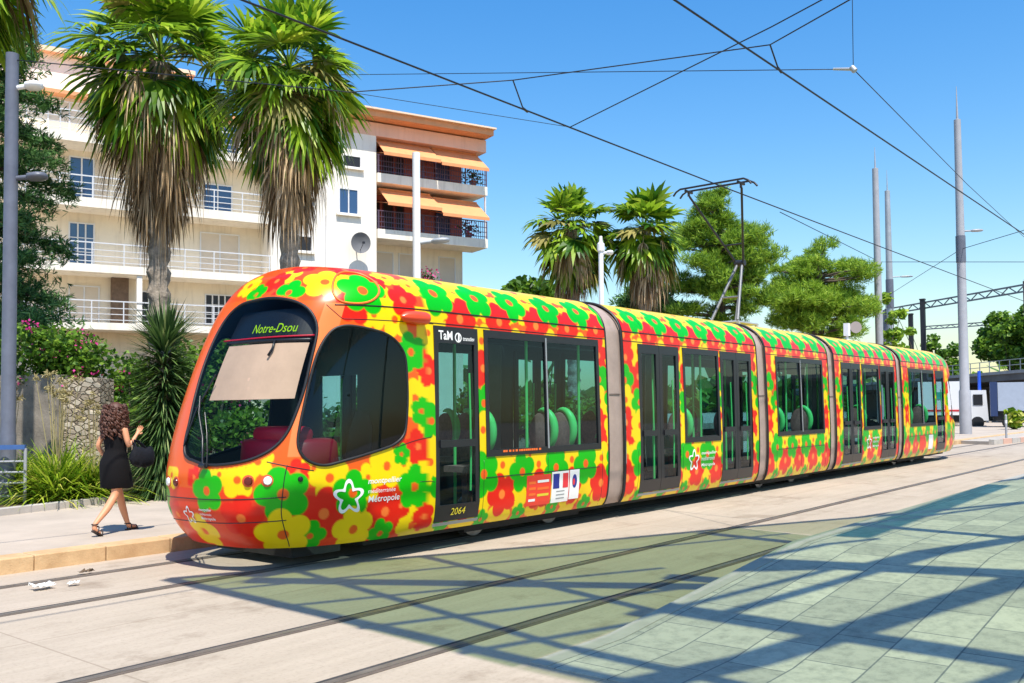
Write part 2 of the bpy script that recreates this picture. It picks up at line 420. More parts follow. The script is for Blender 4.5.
def surf(T, q):
    """T<0 near straight side, 0..pi round the nose, >pi far side; q climbs the profile."""
    T = np.asarray(T, float); q = np.asarray(q, float)
    z, w_, xn = prof(q)
    tt = np.clip(T, 0, PI); s = np.sin(tt)**(2/NEXP); c = np.sign(np.cos(tt))*np.abs(np.cos(tt))**(2/NEXP)
    X = XS-(XS-xn)*s - np.minimum(T, 0) + np.maximum(T-PI, 0)
    return np.stack(np.broadcast_arrays(X, YC-w_*c, z), -1)
def surf_n(T, q, off):
    """surface point moved `off` along the outward normal"""
    e = 1e-3; T = np.asarray(T, float); q = np.asarray(q, float)
    p = surf(T, q); dt = surf(T+e, q)-surf(T-e, q); dq = surf(T, np.minimum(q+e, QK[-1]))-surf(T, q-e)
    n = np.cross(dq, dt); n /= np.linalg.norm(n, axis=-1, keepdims=True)+1e-12
    return p+n*off
Ttab = np.concatenate([np.linspace(-4,0,200,endpoint=False), np.linspace(0,PI,1500)])
def arc_map(T0, z0):
    q0 = float(q_of_z(z0)); P = surf(Ttab, np.full_like(Ttab, q0))
    s = np.concatenate([[0], np.cumsum(np.linalg.norm(np.diff(P, axis=0), axis=1))])
    s0 = np.interp(T0, Ttab, s)
    def f(ab, off=0.004):
        ab = np.asarray(ab, float)
        return surf_n(np.interp(s0-ab[:,0], s, Ttab), q_of_z(z0+ab[:,1]), off)
    return f

LIV = {'y': srgb(244,208,0), 'g': srgb(8,178,4), 'r': srgb(228,30,12), 'o': srgb(234,92,20), 'd': srgb(240,150,60)}
def livery_mat():
    m, t, out = nt('flower_livery_paint')
    at = nd(t, 'ShaderNodeAttribute'); at.attribute_name = 'livery'
    g_ = nd(t, 'ShaderNodeNewGeometry')
    p = nd(t, 'ShaderNodeBsdfPrincipled'); p.inputs['Roughness'].default_value = 0.28
    p.inputs['Coat Weight'].default_value = 0.12; p.inputs['Coat Roughness'].default_value = 0.06; p.inputs['Specular IOR Level'].default_value = 0.3
    tc = nd(t, 'ShaderNodeTexCoord'); n = nd(t, 'ShaderNodeTexNoise'); n.inputs['Scale'].default_value = 1.3; n.inputs['Detail'].default_value = 8
    t.links.new(tc.outputs['Object'], n.inputs['Vector'])
    r = nd(t, 'ShaderNodeValToRGB'); r.color_ramp.elements[0].position = 0.3; r.color_ramp.elements[0].color = (0.86,0.85,0.84,1); r.color_ramp.elements[1].position = 0.6; r.color_ramp.elements[1].color = (1,1,1,1)
    t.links.new(n.outputs['Fac'], r.inputs['Fac'])
    mu = nd(t, 'ShaderNodeMixRGB'); mu.blend_type = 'MULTIPLY'; mu.inputs['Fac'].default_value = 1
    t.links.new(at.outputs['Color'], mu.inputs[1]); t.links.new(r.outputs['Color'], mu.inputs[2])
    mx = nd(t, 'ShaderNodeMixRGB'); mx.inputs[2].default_value = (0.04,0.043,0.046,1)      # unpainted inner skin
    t.links.new(g_.outputs['Backfacing'], mx.inputs['Fac']); t.links.new(mu.outputs['Color'], mx.inputs[1])
    t.links.new(mx.outputs['Color'], p.inputs['Base Color'])
    t.links.new(p.outputs['BSDF'], out.inputs['Surface']); return m
M['livery'] = livery_mat()

tram = thing('tram', 'long low-floor tram covered in red, green and yellow flowers', 'tram', (19.5, YC, 0))
TO = np.array([19.5, YC, 0])

def grid_mesh(name, P, mask, colors, parent, m):
    R, C, _ = P.shape
    idx = np.arange(R*C).reshape(R, C)
    f = np.stack([idx[:-1,:-1], idx[1:,:-1], idx[1:,1:], idx[:-1,1:]], -1)[mask]
    used = np.unique(f); remap = np.full(R*C, -1); remap[used] = np.arange(len(used)); f = remap[f]
    V = (P.reshape(-1,3)-TO)[used]
    me = bpy.data.meshes.new(name)
    me.vertices.add(len(V)); me.vertices.foreach_set('co', V.ravel().astype(np.float32))
    me.loops.add(f.size); me.loops.foreach_set('vertex_index', f.ravel().astype(np.int32))
    me.polygons.add(len(f)); me.polygons.foreach_set('loop_start', np.arange(0, f.size, 4, dtype=np.int32))
    me.update(calc_edges=True)
    me.polygons.foreach_set('use_smooth', np.ones(len(f), bool))
    at = me.attributes.new('livery', 'FLOAT_COLOR', 'POINT')
    cc = np.concatenate([colors.reshape(-1,3)[used], np.ones((len(used),1))], 1)
    at.data.foreach_set('color', cc.ravel().astype(np.float32))
    me.materials.append(m); me.validate()
    ob = bpy.data.objects.new(name, me); col.objects.link(ob); ob.parent = parent
    return ob

def paint(P, N, colr, flowers, aa):
    """flowers: (centre, radius, petal colour, heart colour, twist)"""
    Pf = P.reshape(-1,3); Nf = N.reshape(-1,3); Cf = colr.reshape(-1,3)
    order = np.argsort(Pf[:,0]); xs_ = Pf[order,0]
    for c, r, pc, hc, tw in flowers:
        c = np.array(c); lo, hi = np.searchsorted(xs_, [c[0]-r*1.1, c[0]+r*1.1]); ii = order[lo:hi]
        if len(ii) == 0: continue
        d = Pf[ii]-c; dist = np.linalg.norm(d, axis=1); k = dist < r*1.15; ii = ii[k]; d = d[k]
        if len(ii) == 0: continue
        n = Nf[ii[np.argmin(np.linalg.norm(d, axis=1))]]
        ax = np.cross(n, [0,0,1.]); 
        if np.linalg.norm(ax) < .1: ax = np.array([1.,0,0])
        ax /= np.linalg.norm(ax); bx = np.cross(ax, n)
        u = d@ax; v = d@bx; rr = np.hypot(u, v); th = np.arctan2(v, u)-PI/2+tw
        seg = 2*PI/5; th = (th+seg/2) % seg - seg/2
        pd = np.hypot(rr*np.cos(th)-0.60*r, rr*np.sin(th))-0.435*r
        pd = np.minimum(pd, rr-0.60*r)
        al = np.clip(0.5-pd/aa, 0, 1)[:,None]
        Cf[ii] = Cf[ii]*(1-al)+np.array(pc)*al
        al = np.clip(0.5-(rr-0.21*r)/aa, 0, 1)[:,None]
        Cf[ii] = Cf[ii]*(1-al)+np.array(hc)*al

def normals(P):
    a_ = np.gradient(P, axis=1); b_ = np.gradient(P, axis=0); n = np.cross(b_, a_)
    return n/(np.linalg.norm(n, axis=-1, keepdims=True)+1e-12)

def brk(edges, step):
    e = sorted(set(round(x, 4) for x in edges)); out = []
    for p, q in zip(e[:-1], e[1:]):
        n = max(1, int(round((q-p)/step))); out += list(np.linspace(p, q, n, endpoint=False))
    return np.array(out+[e[-1]])

ZW0, ZW1, ZD0, ZD1 = 1.13, 2.76, 0.36, 2.76
# openings per car: (kind, x0, x1)
CARS = [dict(x0=8.1, x1=11.98, ops=[('door',8.19,9.0),('win',9.14,11.76)], nose='front', step=.0135),
        dict(x0=12.5, x1=17.38, ops=[('ddoor',12.92,14.24),('win',14.40,15.72),('ddoor',15.80,17.12)], nose=None, step=.018),
        dict(x0=17.85, x1=21.2, ops=[('win',18.30,20.85)], nose=None, step=.024),
        dict(x0=21.65, x1=26.25, ops=[('ddoor',22.05,23.37),('win',23.50,24.78),('ddoor',24.86,26.06)], nose=None, step=.028),
        dict(x0=26.72, x1=30.99, ops=[('win',27.32,29.84),('door',30.02,30.90)], nose='rear', step=.034)]
WS = [(1.635,1.344),(1.646,1.478),(1.646,1.613),(1.672,1.88),(1.698,2.15),(1.716,2.442),(1.712,2.697),(1.684,2.864),(1.632,2.97),(1.573,3.02),(1.46,3.036),(1.324,3.022),(1.122,2.975),(0.968,2.901),(0.863,2.799),(0.793,2.67),(0.772,2.521),(0.769,2.322),(0.762,1.965),(0.8,1.631),(0.835,1.478),(0.898,1.358),(0.989,1.274),(1.104,1.214),(1.262,1.177),(1.436,1.158),(1.54,1.175),(1.606,1.24)]
SW = [(0.742,1.404),(0.742,1.617),(0.738,1.807),(0.738,2.039),(0.735,2.276),(0.722,2.419),(0.698,2.535),(0.660,2.628),(0.612,2.674),(0.531,2.697),(0.419,2.683),(0.321,2.66),(0.234,2.632),(0.168,2.577),(0.119,2.489),(0.091,2.387),(0.08,2.243),(0.07,1.914),(0.073,1.585),(0.08,1.464),(0.098,1.39),(0.133,1.33),(0.182,1.293),(0.311,1.223),(0.454,1.163),(0.517,1.14),(0.573,1.149),(0.630,1.182),(0.678,1.233),(0.715,1.307)]
FW = [(PI-u, z) for u, z in SW]
def smooth_loop(pts, n=3):
    p = np.array(pts)
    for _ in range(n):
        q = np.empty((len(p)*2, 2)); nx = np.roll(p, -1, 0); q[0::2] = .75*p+.25*nx; q[1::2] = .25*p+.75*nx; p = q
    return p
LOOPS = {k: smooth_loop(v, 2) for k, v in (('ws',WS),('sw',SW),('fw',FW))}
def inpoly(px, py, poly):
    r = np.zeros(px.shape, bool); x1, y1 = poly[-1]
    for x2, y2 in poly:
        c = ((y2 > py) != (y1 > py)) & (px < (x1-x2)*(py-y2)/((y1-y2) or 1e-12)+x2); r ^= c; x1, y1 = x2, y2
    return r

NOSE_FL = dict(
 y=[(6.861,8.363,3.212,.252),(6.73,8.851,3.323,.164),(6.635,9.482,3.244,.192),(7.668,8.25,3.328,.181),(5.81,8.526,1.01,.20),(5.956,8.365,1.2,.17),(5.713,9.635,1.029,.16),(7.392,7.911,1.094,.253),(6.634,8.007,1.001,.241),(7.823,7.93,.36,.245),(8.1,7.9,1.103,.218),(7.851,7.913,1.877,.23),(8.1,7.936,2.67,.19),(7.565,7.952,2.80,.22),(7.27,7.985,2.84,.18)],
 r=[(6.648,8.972,3.258,.175),(6.932,8.814,3.425,.166),(7.733,7.992,3.045,.215),(7.039,8.052,2.93,.215),(5.861,8.528,.60,.24),(5.764,9.573,.588,.18),(6.575,8.03,.612,.285),(7.38,7.92,.57,.265),(7.882,7.901,1.30,.21),(8.1,7.92,2.206,.2),(7.253,8.474,3.402,.19),(7.55,7.905,1.45,.16)],
 g=[(6.573,8.648,3.08,.20),(6.528,9.207,3.10,.17),(7.193,8.088,3.13,.29),(5.697,8.922,.885,.235),(6.154,8.195,.85,.288),(6.92,7.96,.82,.25),(7.825,7.906,.825,.261),(7.801,7.928,2.424,.24),(8.127,7.905,1.599,.22)],
 y2=[(6.217,8.277,.41,.29),(5.864,9.171,.43,.235),(6.958,7.98,.40,.255)])
NOSE_FL['y'] += [(6.33,9.10,3.28,.13),(6.45,8.55,2.99,.12),(7.45,8.02,3.08,.17),(7.95,8.10,3.28,.17),(7.05,8.20,3.30,.15),(6.45,8.05,1.12,.15),(5.78,8.75,1.06,.14),(7.12,7.93,.98,.16),(7.65,7.92,1.10,.16),(7.15,7.97,.70,.15)]
NOSE_FL['r'] += [(6.30,8.14,1.08,.14),(5.74,9.15,1.02,.13),(7.95,7.93,2.42,.14),(8.0,7.91,.45,.18),(7.62,7.93,.62,.15),(6.42,8.80,3.10,.12),(7.45,8.16,3.26,.14)]
NOSE_FL['g'] += [(7.95,7.91,1.72,.17),(7.62,7.95,1.22,.13),(6.45,8.10,.35,.18),(7.35,7.96,.30,.18)]
nose_flowers = []
for k in ('y','r','g','y2'):
    for x, y, z, r in NOSE_FL[k]:
        kk = k[0]
        nose_flowers.append(((x,y,z), r*1.02, LIV[kk], LIV['o'] if kk != 'r' else LIV['d'] if False else srgb(246,120,50), rng.uniform(-.3,.3)))
# far half of the nose, not traced from the photo
for x, y, z, r, k in [(5.75,9.95,.75,.22,'g'),(5.95,10.25,1.0,.2,'y'),(6.3,10.4,.6,.24,'r'),(6.8,10.5,.9,.25,'g'),(7.4,10.55,.6,.25,'y'),(7.7,10.55,1.0,.24,'r'),(7.2,10.3,3.1,.25,'g'),(6.7,9.9,3.2,.2,'r')]:
    nose_flowers.append(((x,y,z), r, LIV[k], LIV['o'], 0))

def side_flowers(x0, x1, ph):
    fl = []; P = 0.765; rows = [(3.40,0.5,'y',.30),(2.62,0,'y',.24),(2.55,.5,'r',.25),(2.25,0,'r',.25),(2.18,.5,'g',.26),(1.85,.5,'y',.25),(1.82,0,'g',.25),(1.5,.5,'r',.25),(1.45,0,'y',.25),
            (1.17,.5,'r',.2),(1.12,0,'y',.2),(0.70,0,'y',.26),(.38,.5,'y',.24),(.33,0,'g',.15),(0.98,.5,'y',.25),(2.90,.5,'r',.28),(.62,.5,'r',.29),(.90,0,'g',.29),(3.18,0,'g',.30)]
    for z, f, k, r in rows:
        i = math.floor((x0-ph)/P)-1
        while True:
            x = ph+(i+f)*P; i += 1
            if x > x1+.5: break
            if x < x0-.5: continue
            x += rng.uniform(-.03,.03); zz = z+rng.uniform(-.02,.02)
            fl.append(((x, YC-wz(zz), zz), r*rng.uniform(.94,1.05), LIV[k], LIV['o'] if k != 'r' else srgb(246,130,50), rng.uniform(-.5,.5)))
    gaps = []
    for z, f in ((.50,.25),(.52,.75),(.78,.25),(.76,.75),(1.04,.25),(1.06,.75),(3.04,.25),(3.06,.75),(3.30,.5),(2.80,.0),(2.78,.27),(2.4,.25),(2.0,.75),(1.66,.25),(.30,.25),(.30,.75)):
        i = math.floor((x0-ph)/P)-1
        while ph+(i+f)*P < x1+.3:
            x = ph+(i+f)*P+rng.uniform(-.03,.03); i += 1
            gaps.append(((x, YC-wz(z), z), rng.uniform(.11,.17), LIV['o'], LIV['r'], 0))
    return gaps+fl

body_parts = []
def hole_mask_x(xc, zc, ops):
    h = np.zeros(np.broadcast(xc, zc).shape, bool)
    for k, a0, a1 in ops:
        z0 = ZW0 if k == 'win' else ZD0; h |= (xc > a0) & (xc < a1) & (zc > z0) & (zc < ZD1)
    return h
for ci, c in enumerate(CARS):
    st = c['step']; qz = lambda z: float(q_of_z(z))
    qe = [0, qz(ZD0), qz(ZW0), qz(ZW1), QK[-1]]
    q_near = brk(qe, st); q_far = brk(qe, .09)
    xe = [c['x0'], c['x1']]+[v for o in c['ops'] for v in o[1:]]
    if c['nose']:
        flip = c['nose'] == 'rear'
        xloc = lambda x: (x if not flip else 8.1+(30.99-x))        # into front-cab coordinates
        xcols = brk([xloc(v) for v in xe], st)
        Tn = np.concatenate([-(xcols[::-1]-8.1), brk([0, PI*.62], .0075 if not flip else .03)[1:], brk([PI*.62, PI], .02 if not flip else .05)[1:], PI+(brk([xloc(v) for v in xe], .12)-8.1)[1:]])
        T, Q = np.meshgrid(Tn, q_near)
        P = surf(T, Q); N = normals(P)
        xc = 8.1-Tn; xm = (Tn[1:]+Tn[:-1])/2; qm = (q_near[1:]+q_near[:-1])/2
        zc = prof(qm)[0][:,None]; TT = np.broadcast_to(xm[None], (len(qm), len(xm)))
        ZZ = np.broadcast_to(zc, TT.shape)
        hole = np.zeros(TT.shape, bool)
        for lp in LOOPS.values(): hole |= inpoly(TT, ZZ, lp)
        Xm = np.where(TT < 0, 8.1-TT, np.where(TT > PI, 8.1+TT-PI, -1))
        hole |= (Xm > 0) & hole_mask_x(Xm, ZZ, [(k, min(xloc(a0),xloc(a1)), max(xloc(a0),xloc(a1))) for k, a0, a1 in c['ops']])
        colr = np.empty_like(P); colr[:] = LIV['y']
        base_o = (P[...,0] < 7.9) & (P[...,2] < 3.02); colr[base_o] = LIV['o']
        colr[(P[...,0] < 7.9) & (P[...,2] < .9)] = srgb(232,58,20); colr[(P[...,0] < 8.05) & (P[...,2] >= 2.98)] = srgb(226,78,20)
        if not flip:
            fl = side_flowers(8.3, 11.98, 8.32)
            fl = [f for f in fl if f[0][0] > 8.32 and not (f[0][0] < 8.6 and f[0][2] > 3.3)]
            paint(P, N, colr, fl, .013)
            paint(P, N, colr, nose_flowers, .012)
            # plain orange surround of the windscreen and the roof crest above it
            lp = LOOPS['ws']; ring = surf(lp[:,0], q_of_z(lp[:,1]))
            near = np.full(P.shape[:2], 9.0)
            sel = (P[...,0] < 7.6) & (P[...,2] > .95) & (P[...,2] < 3.3)
            pts = P[sel]; dmin = np.full(len(pts), 9.0)
            for rp in ring: dmin = np.minimum(dmin, np.linalg.norm(pts-rp, axis=1))
            near[sel] = dmin
            al = np.clip((.055-near)/.015, 0, 1)[...,None]; colr[:] = colr*(1-al)+np.array(LIV['o'])*al
            s2 = (T > 1.63) & (P[...,2] > 1.12) & (P[...,2] < 3.05); colr[s2] = LIV['o']
            sp = (T > .60) & (T < .80) & (P[...,2] > 1.25) & (P[...,2] < 2.95); colr[sp] = srgb(244,128,70)
        else:
            fl = side_flowers(26.72, 33.2, 8.32); fl = [((61.98-31.0+8.11-f[0][0]-0.0 if False else 8.1+(30.99-f[0][0]), f[0][1], f[0][2]),)+f[1:] for f in fl]
            paint(P, N, colr, fl, .04)
        if flip:
            P = P.copy(); P[...,0] = 30.99-(P[...,0]-8.1)
        mask = ~hole
        if flip: P = P[:, ::-1]; mask = mask[:, ::-1]; colr = colr[:, ::-1]
    else:
        xcols = brk(xe, st)
        # near skirt -> roof centre -> far skirt
        qn = np.concatenate([q_near, (2*QK[-1]-q_far[::-1])[1:]])
        X, Qq = np.meshgrid(xcols, qn)
        far = Qq > QK[-1]; qq = np.where(far, 2*QK[-1]-Qq, Qq)
        z, w_, _ = prof(qq); P = np.stack([X, np.where(far, YC+w_, YC-w_), z], -1)[:, ::-1]
        N = normals(P)
        xm = ((xcols[1:]+xcols[:-1])/2)[::-1][None]; qm = (qn[1:]+qn[:-1])/2; qm = np.where(qm > QK[-1], 2*QK[-1]-qm, qm)
        mask = ~hole_mask_x(np.broadcast_to(xm, (len(qm), xm.shape[1])), np.broadcast_to(prof(qm)[0][:,None], (len(qm), xm.shape[1])), c['ops'])
        colr = np.empty_like(P); colr[:] = LIV['y']
        paint(P, N, colr, side_flowers(c['x0'], c['x1'], 8.32), max(.02, st))
    body = grid_mesh('car_body', P, mask, colr, tram, M['livery'])
    body_parts.append(body)
    # ---- frames, panes, doors
    for k, a0, a1 in c['ops']:
        for side in (-1, 1):
            yy = lambda z, off=0.0: YC+side*(wz(z)+off)
            def bar(mb, xa, xb, za, zb, off0=-.03, off1=.012, m_=0):
                mb.hexa([(xa,yy(za,off1),za),(xb,yy(za,off1),za),(xb,yy(za,off0),za),(xa,yy(za,off0),za)],
                        [(xa,yy(zb,off1),zb),(xb,yy(zb,off1),zb),(xb,yy(zb,off0),zb),(xa,yy(zb,off0),zb)], m_)
            def pane(xa, xb, za, zb, par, off=-.008, m_='glass_side', rows=4):
                mb = MB(); zz = np.linspace(za, zb, rows+1)
                for z0, z1 in zip(zz[:-1], zz[1:]):
                    mb.add([(xa,yy(z0,off),z0),(xb,yy(z0,off),z0),(xb,yy(z1,off),z1),(xa,yy(z1,off),z1)], [(0,1,2,3)])
                return mb.build('pane', M[m_], par, world=True)
            if k == 'win':
                mb = MB(); bw = .055
                bar(mb, a0-.015, a1+.015, ZW1-.09, ZW1+.012); bar(mb, a0-.015, a1+.015, ZW0-.012, ZW0+.075)
                bar(mb, a0-.015, a0+bw, ZW0+.075, ZW1-.09); bar(mb, a1-bw, a1+.015, ZW0+.075, ZW1-.09)
                mids = [(a0+a1)/2] if a1-a0 > 2 else []
                for m in mids:
                    bar(mb, m-.028, m+.028, ZW0+.075, ZW1-.09, m_=0); bar(mb, m-.012, m+.012, ZW0+.05, ZW1-.03, .012, .02, 1)
                wf = mb.build('window', [M['black'], M['galv']], tram, world=True)
                eds = [a0+bw]+[v for m in mids for v in (m-.028, m+.028)]+[a1-bw]
                for xa, xb in zip(eds[0::2], eds[1::2]):
                    pane(xa, xb, ZW0+.075, ZW1-.09, wf)
            else:
                leaves = [(a0, a1)] if k == 'door' else [(a0, (a0+a1)/2-.004), ((a0+a1)/2+.004, a1)]
                for xa, xb in leaves:
                    mb = MB(); bw = .075 if k == 'door' else .10
                    zt = 2.56 if k == 'door' else 2.62
                    bar(mb, xa, xb, zt, ZD1+.01); bar(mb, xa, xb, ZD0, .56)
                    bar(mb, xa, xa+bw, .56, zt); bar(mb, xb-bw, xb, .56, zt)
                    bar(mb, xa+bw, xb-bw, 1.27, 1.36)
                    dr = mb.build('door', M['black'], tram, world=True)
                    pane(xa+bw, xb-bw, .56, 1.27, dr, -.012); pane(xa+bw, xb-bw, 1.36, zt, dr, -.012)
                    hb = MB(); hx = xb-bw-.03
                    hb.tube([(hx, yy(z, -.06), z) for z in (.7, 1.2, 1.7, 2.2)], .014, 8); hb.build('handle', M['limegreen'], dr, world=True, smooth=60)
                    if k == 'ddoor' and side == -1:
                        pass
                if k == 'ddoor' or k == 'door':
                    mb = MB(); bar(mb, a0, a1, ZD0-.05, ZD0-.012, -.02, .02); mb.build('door_sill', M['galv'], tram, world=True)

# cab glazing
def loop3d(lp, off): return surf_n(lp[:,0], q_of_z(lp[:,1]), off)
def glazing(lp, off, m, name, parent, frac=1.0):
    cen = lp.mean(0); rings = [cen+(lp-cen)*s*frac for s in np.linspace(1, .02, 14)]
    mb = MB(); mb.loft([[tuple(p) for p in surf_n(r[:,0], q_of_z(r[:,1]), off)] for r in rings], cap=False)
    return mb.build(name, m, parent, world=True, smooth=180)
for key, nm, gm, gr in (('ws','windscreen','glass_front',.017),('sw','cab_window','glass_cab',.017),('fw','cab_window','glass_cab',.022)):
    mb = MB(); mb.tube([tuple(p) for p in loop3d(LOOPS[key], .004)], gr, 8, closed=True)
    fr = mb.build(nm, M['rubber'], tram, world=True, smooth=60)
    glazing(LOOPS[key], .006, M[gm], 'pane', fr)

# panel seams and gutters
def ribbon(Ts, zs, wdt, off=.0035):
    mb = MB(); P = [tuple(p) for p in surf_n(np.array(Ts), q_of_z(np.array(zs)), off*0.3)]
    mb.tube(P, wdt, 6); return mb
def seam(Ts, zs, r):
    mb = MB(); P = surf_n(Ts, q_of_z(zs), 0); mb.tube([tuple(p) for p in P], r, 6); mb.build('panel_seam', M['black'], tram, world=True, smooth=180)
for zz0, zz1, ta, tb in ((.76,.82,2.3,.79),(.49,.57,2.3,.81)): seam(np.linspace(ta,tb,60), np.linspace(zz0,zz1,60), .006)
seam(np.linspace(.79,.865,30), np.linspace(1.16,.27,30), .0055)
seam(np.linspace(.95,.60,30), np.linspace(1.20,1.09,30), .0055)
seam(np.linspace(.12,-.02,20), np.linspace(1.30,1.42,20), .0045)
seam(np.linspace(.02,-.075,20), np.linspace(.88,.86,20), .004)
seam(np.concatenate([np.linspace(.78,.60,20),np.linspace(.58,-.1,30)]), np.concatenate([np.linspace(2.93,2.78,20),np.linspace(2.77,2.79,30)]), .005)
seam(np.linspace(.70,0,40), np.linspace(2.93,2.95,40), .009)
def vseam(x, za, zb):
    mb = MB(); z = np.linspace(za, zb, 12); mb.tube([tuple(p) for p in side_f(x, 0)(np.stack([z*0, z], 1), .0)], .0035, 6); mb.build('panel_seam', M['black'], tram, world=True, smooth=180)
mb = MB()   # orange ring around the blind hatch on the cab roof
th = np.linspace(0, 2*PI, 48, endpoint=False)
P = surf_n(.53+.235*np.sign(np.cos(th))*np.abs(np.cos(th))**.8, q_of_z(3.16+.205*np.sin(th)), .002); mb.tube([tuple(p) for p in P], .014, 6, closed=True)
mb.build('hatch_trim', M['orange'], tram, world=True, smooth=180)
for c in CARS:
    mb = MB(); xa = c['x0'] if c['nose'] != 'front' else 8.1; xb = c['x1']
    mb.tube([(xa, YC-wz(2.95)-.002, 2.95),(xb, YC-wz(2.95)-.002, 2.95)], .009, 6)
    mb.tube([(xa, YC-wz(2.80)-.001, 2.80),(xb, YC-wz(2.80)-.001, 2.80)], .006, 6)
    if any(o[0] == 'win' and o[2]-o[1] > 2 for o in c['ops']):
        o_ = [o for o in c['ops'] if o[0] == 'win'][0]
        mb.tube([(o_[1]-.02, YC-wz(.85)-.001, .85),(o_[2]-.02, YC-wz(.85)-.001, .85)], .006, 6)
    mb.build('gutter', M['black'], tram, world=True, smooth=60)

# gangway bellows between cars
for xa, xb in ((11.98,12.5),(17.38,17.85),(21.2,21.65),(26.25,26.72)):
    qn = np.linspace(0, QK[-1], 70); z, w_, _ = prof(qn)
    half = [(-w, zz) for w, zz in zip(w_, z)]; prof2 = half+[(-y, zz) for y, zz in half[::-1][1:]]
    def ring(x, ins): return [(x, YC+y*(1-ins/1.3), zz-ins*(.9 if zz > 3 else 0)) for y, zz in prof2]
    mb = MB(); L = xb-xa
    mb.loft([ring(xa-.02,.05), ring(xa+.05,.05), ring(xa+.10,.028), ring(xb-.12,.028), ring(xb-.07,.05), ring(xb+.02,.05)], cap=False)
    gw = mb.build('gangway', M['bellows'], tram, world=True, smooth=40)
    mb = MB()
    for x in (xa+.012, xb-.04): mb.tube(ring(x, .005), .02, 6)
    mb.tube([(xa+.1, YC-wz(1.95)+.018, 1.95),(xb-.12, YC-wz(1.95)+.018, 1.95)], .006, 6)
    mb.build('gangway_rim', M['rubber'], gw, world=True, smooth=60)

# interior : floor, ceiling, partition, seats, rails, driver's desk
mb = MB(); mb.box(7.7, 31.4, YC-1.14, YC+1.14, .30, .37); mb.box(6.7, 7.69, YC-.7, YC+.7, .30, .37); mb.build('interior_floor', M['intfloor'], tram, world=True)
mb = MB(); mb.box(7.4, 31.8, YC-1.1, YC+1.1, 2.84, 2.90)
for y in (-.45,.45): mb.box(8.3, 30.8, YC+y-.10, YC+y+.10, 2.79, 2.835)
mb.build('interior_ceiling', M['interior'], tram, world=True)
mb = MB()
mb.box(8.10, 8.14, YC-1.20, YC+.0, .38, 2.82); mb.box(8.10, 8.14, YC+.75, YC+1.20, .38, 2.82); mb.box(8.10, 8.14, YC, YC+.75, 2.2, 2.82)
mb.build('cab_partition', M['black'], tram, world=True)
def desk(cx, cy, sx, sy, z0, z1, fl=1):
    rings = []
    for z, s in ((z0,.92),(z0+(z1-z0)*.5,1.0),(z1-.05,.97),(z1-.012,.9),(z1,.78)):
        rings.append([(cx+fl*sx*s*np.sign(math.cos(q))*abs(math.cos(q))**.7, cy+sy*s*np.sign(math.sin(q))*abs(math.sin(q))**.7, z) for q in np.linspace(0,2*PI,40,endpoint=False)])
    m_ = MB(); m_.loft(rings); return m_
desk(6.75, YC-.35, .42, .62, .9, 1.42).build('dashboard', M['dash'], tram, world=True, smooth=60)
mb = desk(6.62, YC-.40, .22, .42, 1.38, 1.56); mb.build('instrument_hood', M['dash'], tram, world=True, smooth=60)
mb = MB(); mb.loft([[(7.55+.2*math.cos(q)*s, YC-.35+.24*math.sin(q)*s, z) for q in np.linspace(0,2*PI,20,endpoint=False)] for z, s in ((.75,.9),(.86,1),(.92,.9))])
mb.loft([[(7.78+dx+.05*math.cos(q), YC-.35+.24*math.sin(q)*s, z) for q in np.linspace(0,2*PI,20,endpoint=False)] for z, s, dx in ((.9,.8,0),(1.2,1,.03),(1.5,.9,.08),(1.72,.5,.1))])
mb.build('driver_seat', M['interior'], tram, world=True, smooth=60)
# blind, destination display
def patch(T0, T1, z0, z1, off, nu=20, nv=8, skew=0.0):
    mb = MB(); U = np.linspace(T0, T1, nu); V = np.linspace(z0, z1, nv)
    for i in range(nv-1):
        for j in range(nu-1):
            q = surf_n(np.array([U[j]+skew*(1-i/nv), U[j+1]+skew*(1-i/nv), U[j+1]+skew*(1-(i+1)/nv), U[j]+skew*(1-(i+1)/nv)]), q_of_z(np.array([V[i],V[i],V[i+1],V[i+1]])), off)
            mb.add([tuple(p) for p in q], [(0,1,2,3)])
    return mb
patch(1.585, .825, 1.885, 2.515, -.06).build('sun_blind', M['blind'], tram, world=True, smooth=180)
mb = MB()
mb.tube([tuple(p) for p in surf_n(np.linspace(1.64,.80,30), q_of_z(np.linspace(2.575,2.592,30)), -.05)], .011, 6); mb.build('blind_rail', M['dash'], tram, world=True, smooth=180)
mb = MB(); mb.tube([tuple(p) for p in surf_n(np.linspace(1.60,.81,30), q_of_z(np.full(30,2.545)), -.055)], .022, 6)
mb.tube([tuple(p) for p in surf_n(np.array([1.18,1.17,1.19]), q_of_z(np.array([2.54,2.44,2.36])), -.03)], .014, 6)
mb.build('blind_clip', M['black'], tram, world=True, smooth=180)
dm = mat('display_black', (0.004,0.005,0.008), 0.4)
db = patch(1.63, .80, 2.61, 2.95, -.10); dp = db.build('destination_display', dm, tram, world=True, smooth=180)
def decal(tm, T0, z0, off, m, name, parent, width=None, height=None, rot=0.0):
    v, f = fit(tm, width, height)
    if rot: c_, s_ = math.cos(rot), math.sin(rot); v = np.stack([v[:,0]*c_-v[:,1]*s_, v[:,0]*s_+v[:,1]*c_], 1)
    P = arc_map(T0, z0)(v, off); mb = MB(); mb.add([tuple(p) for p in P], f)
    return mb.build(name, m, parent, world=True)
decal(TX['Notre-Dsou'], 1.47, 2.64, -.05, M['led'], 'destination_lettering', dp, width=.62, height=.105)

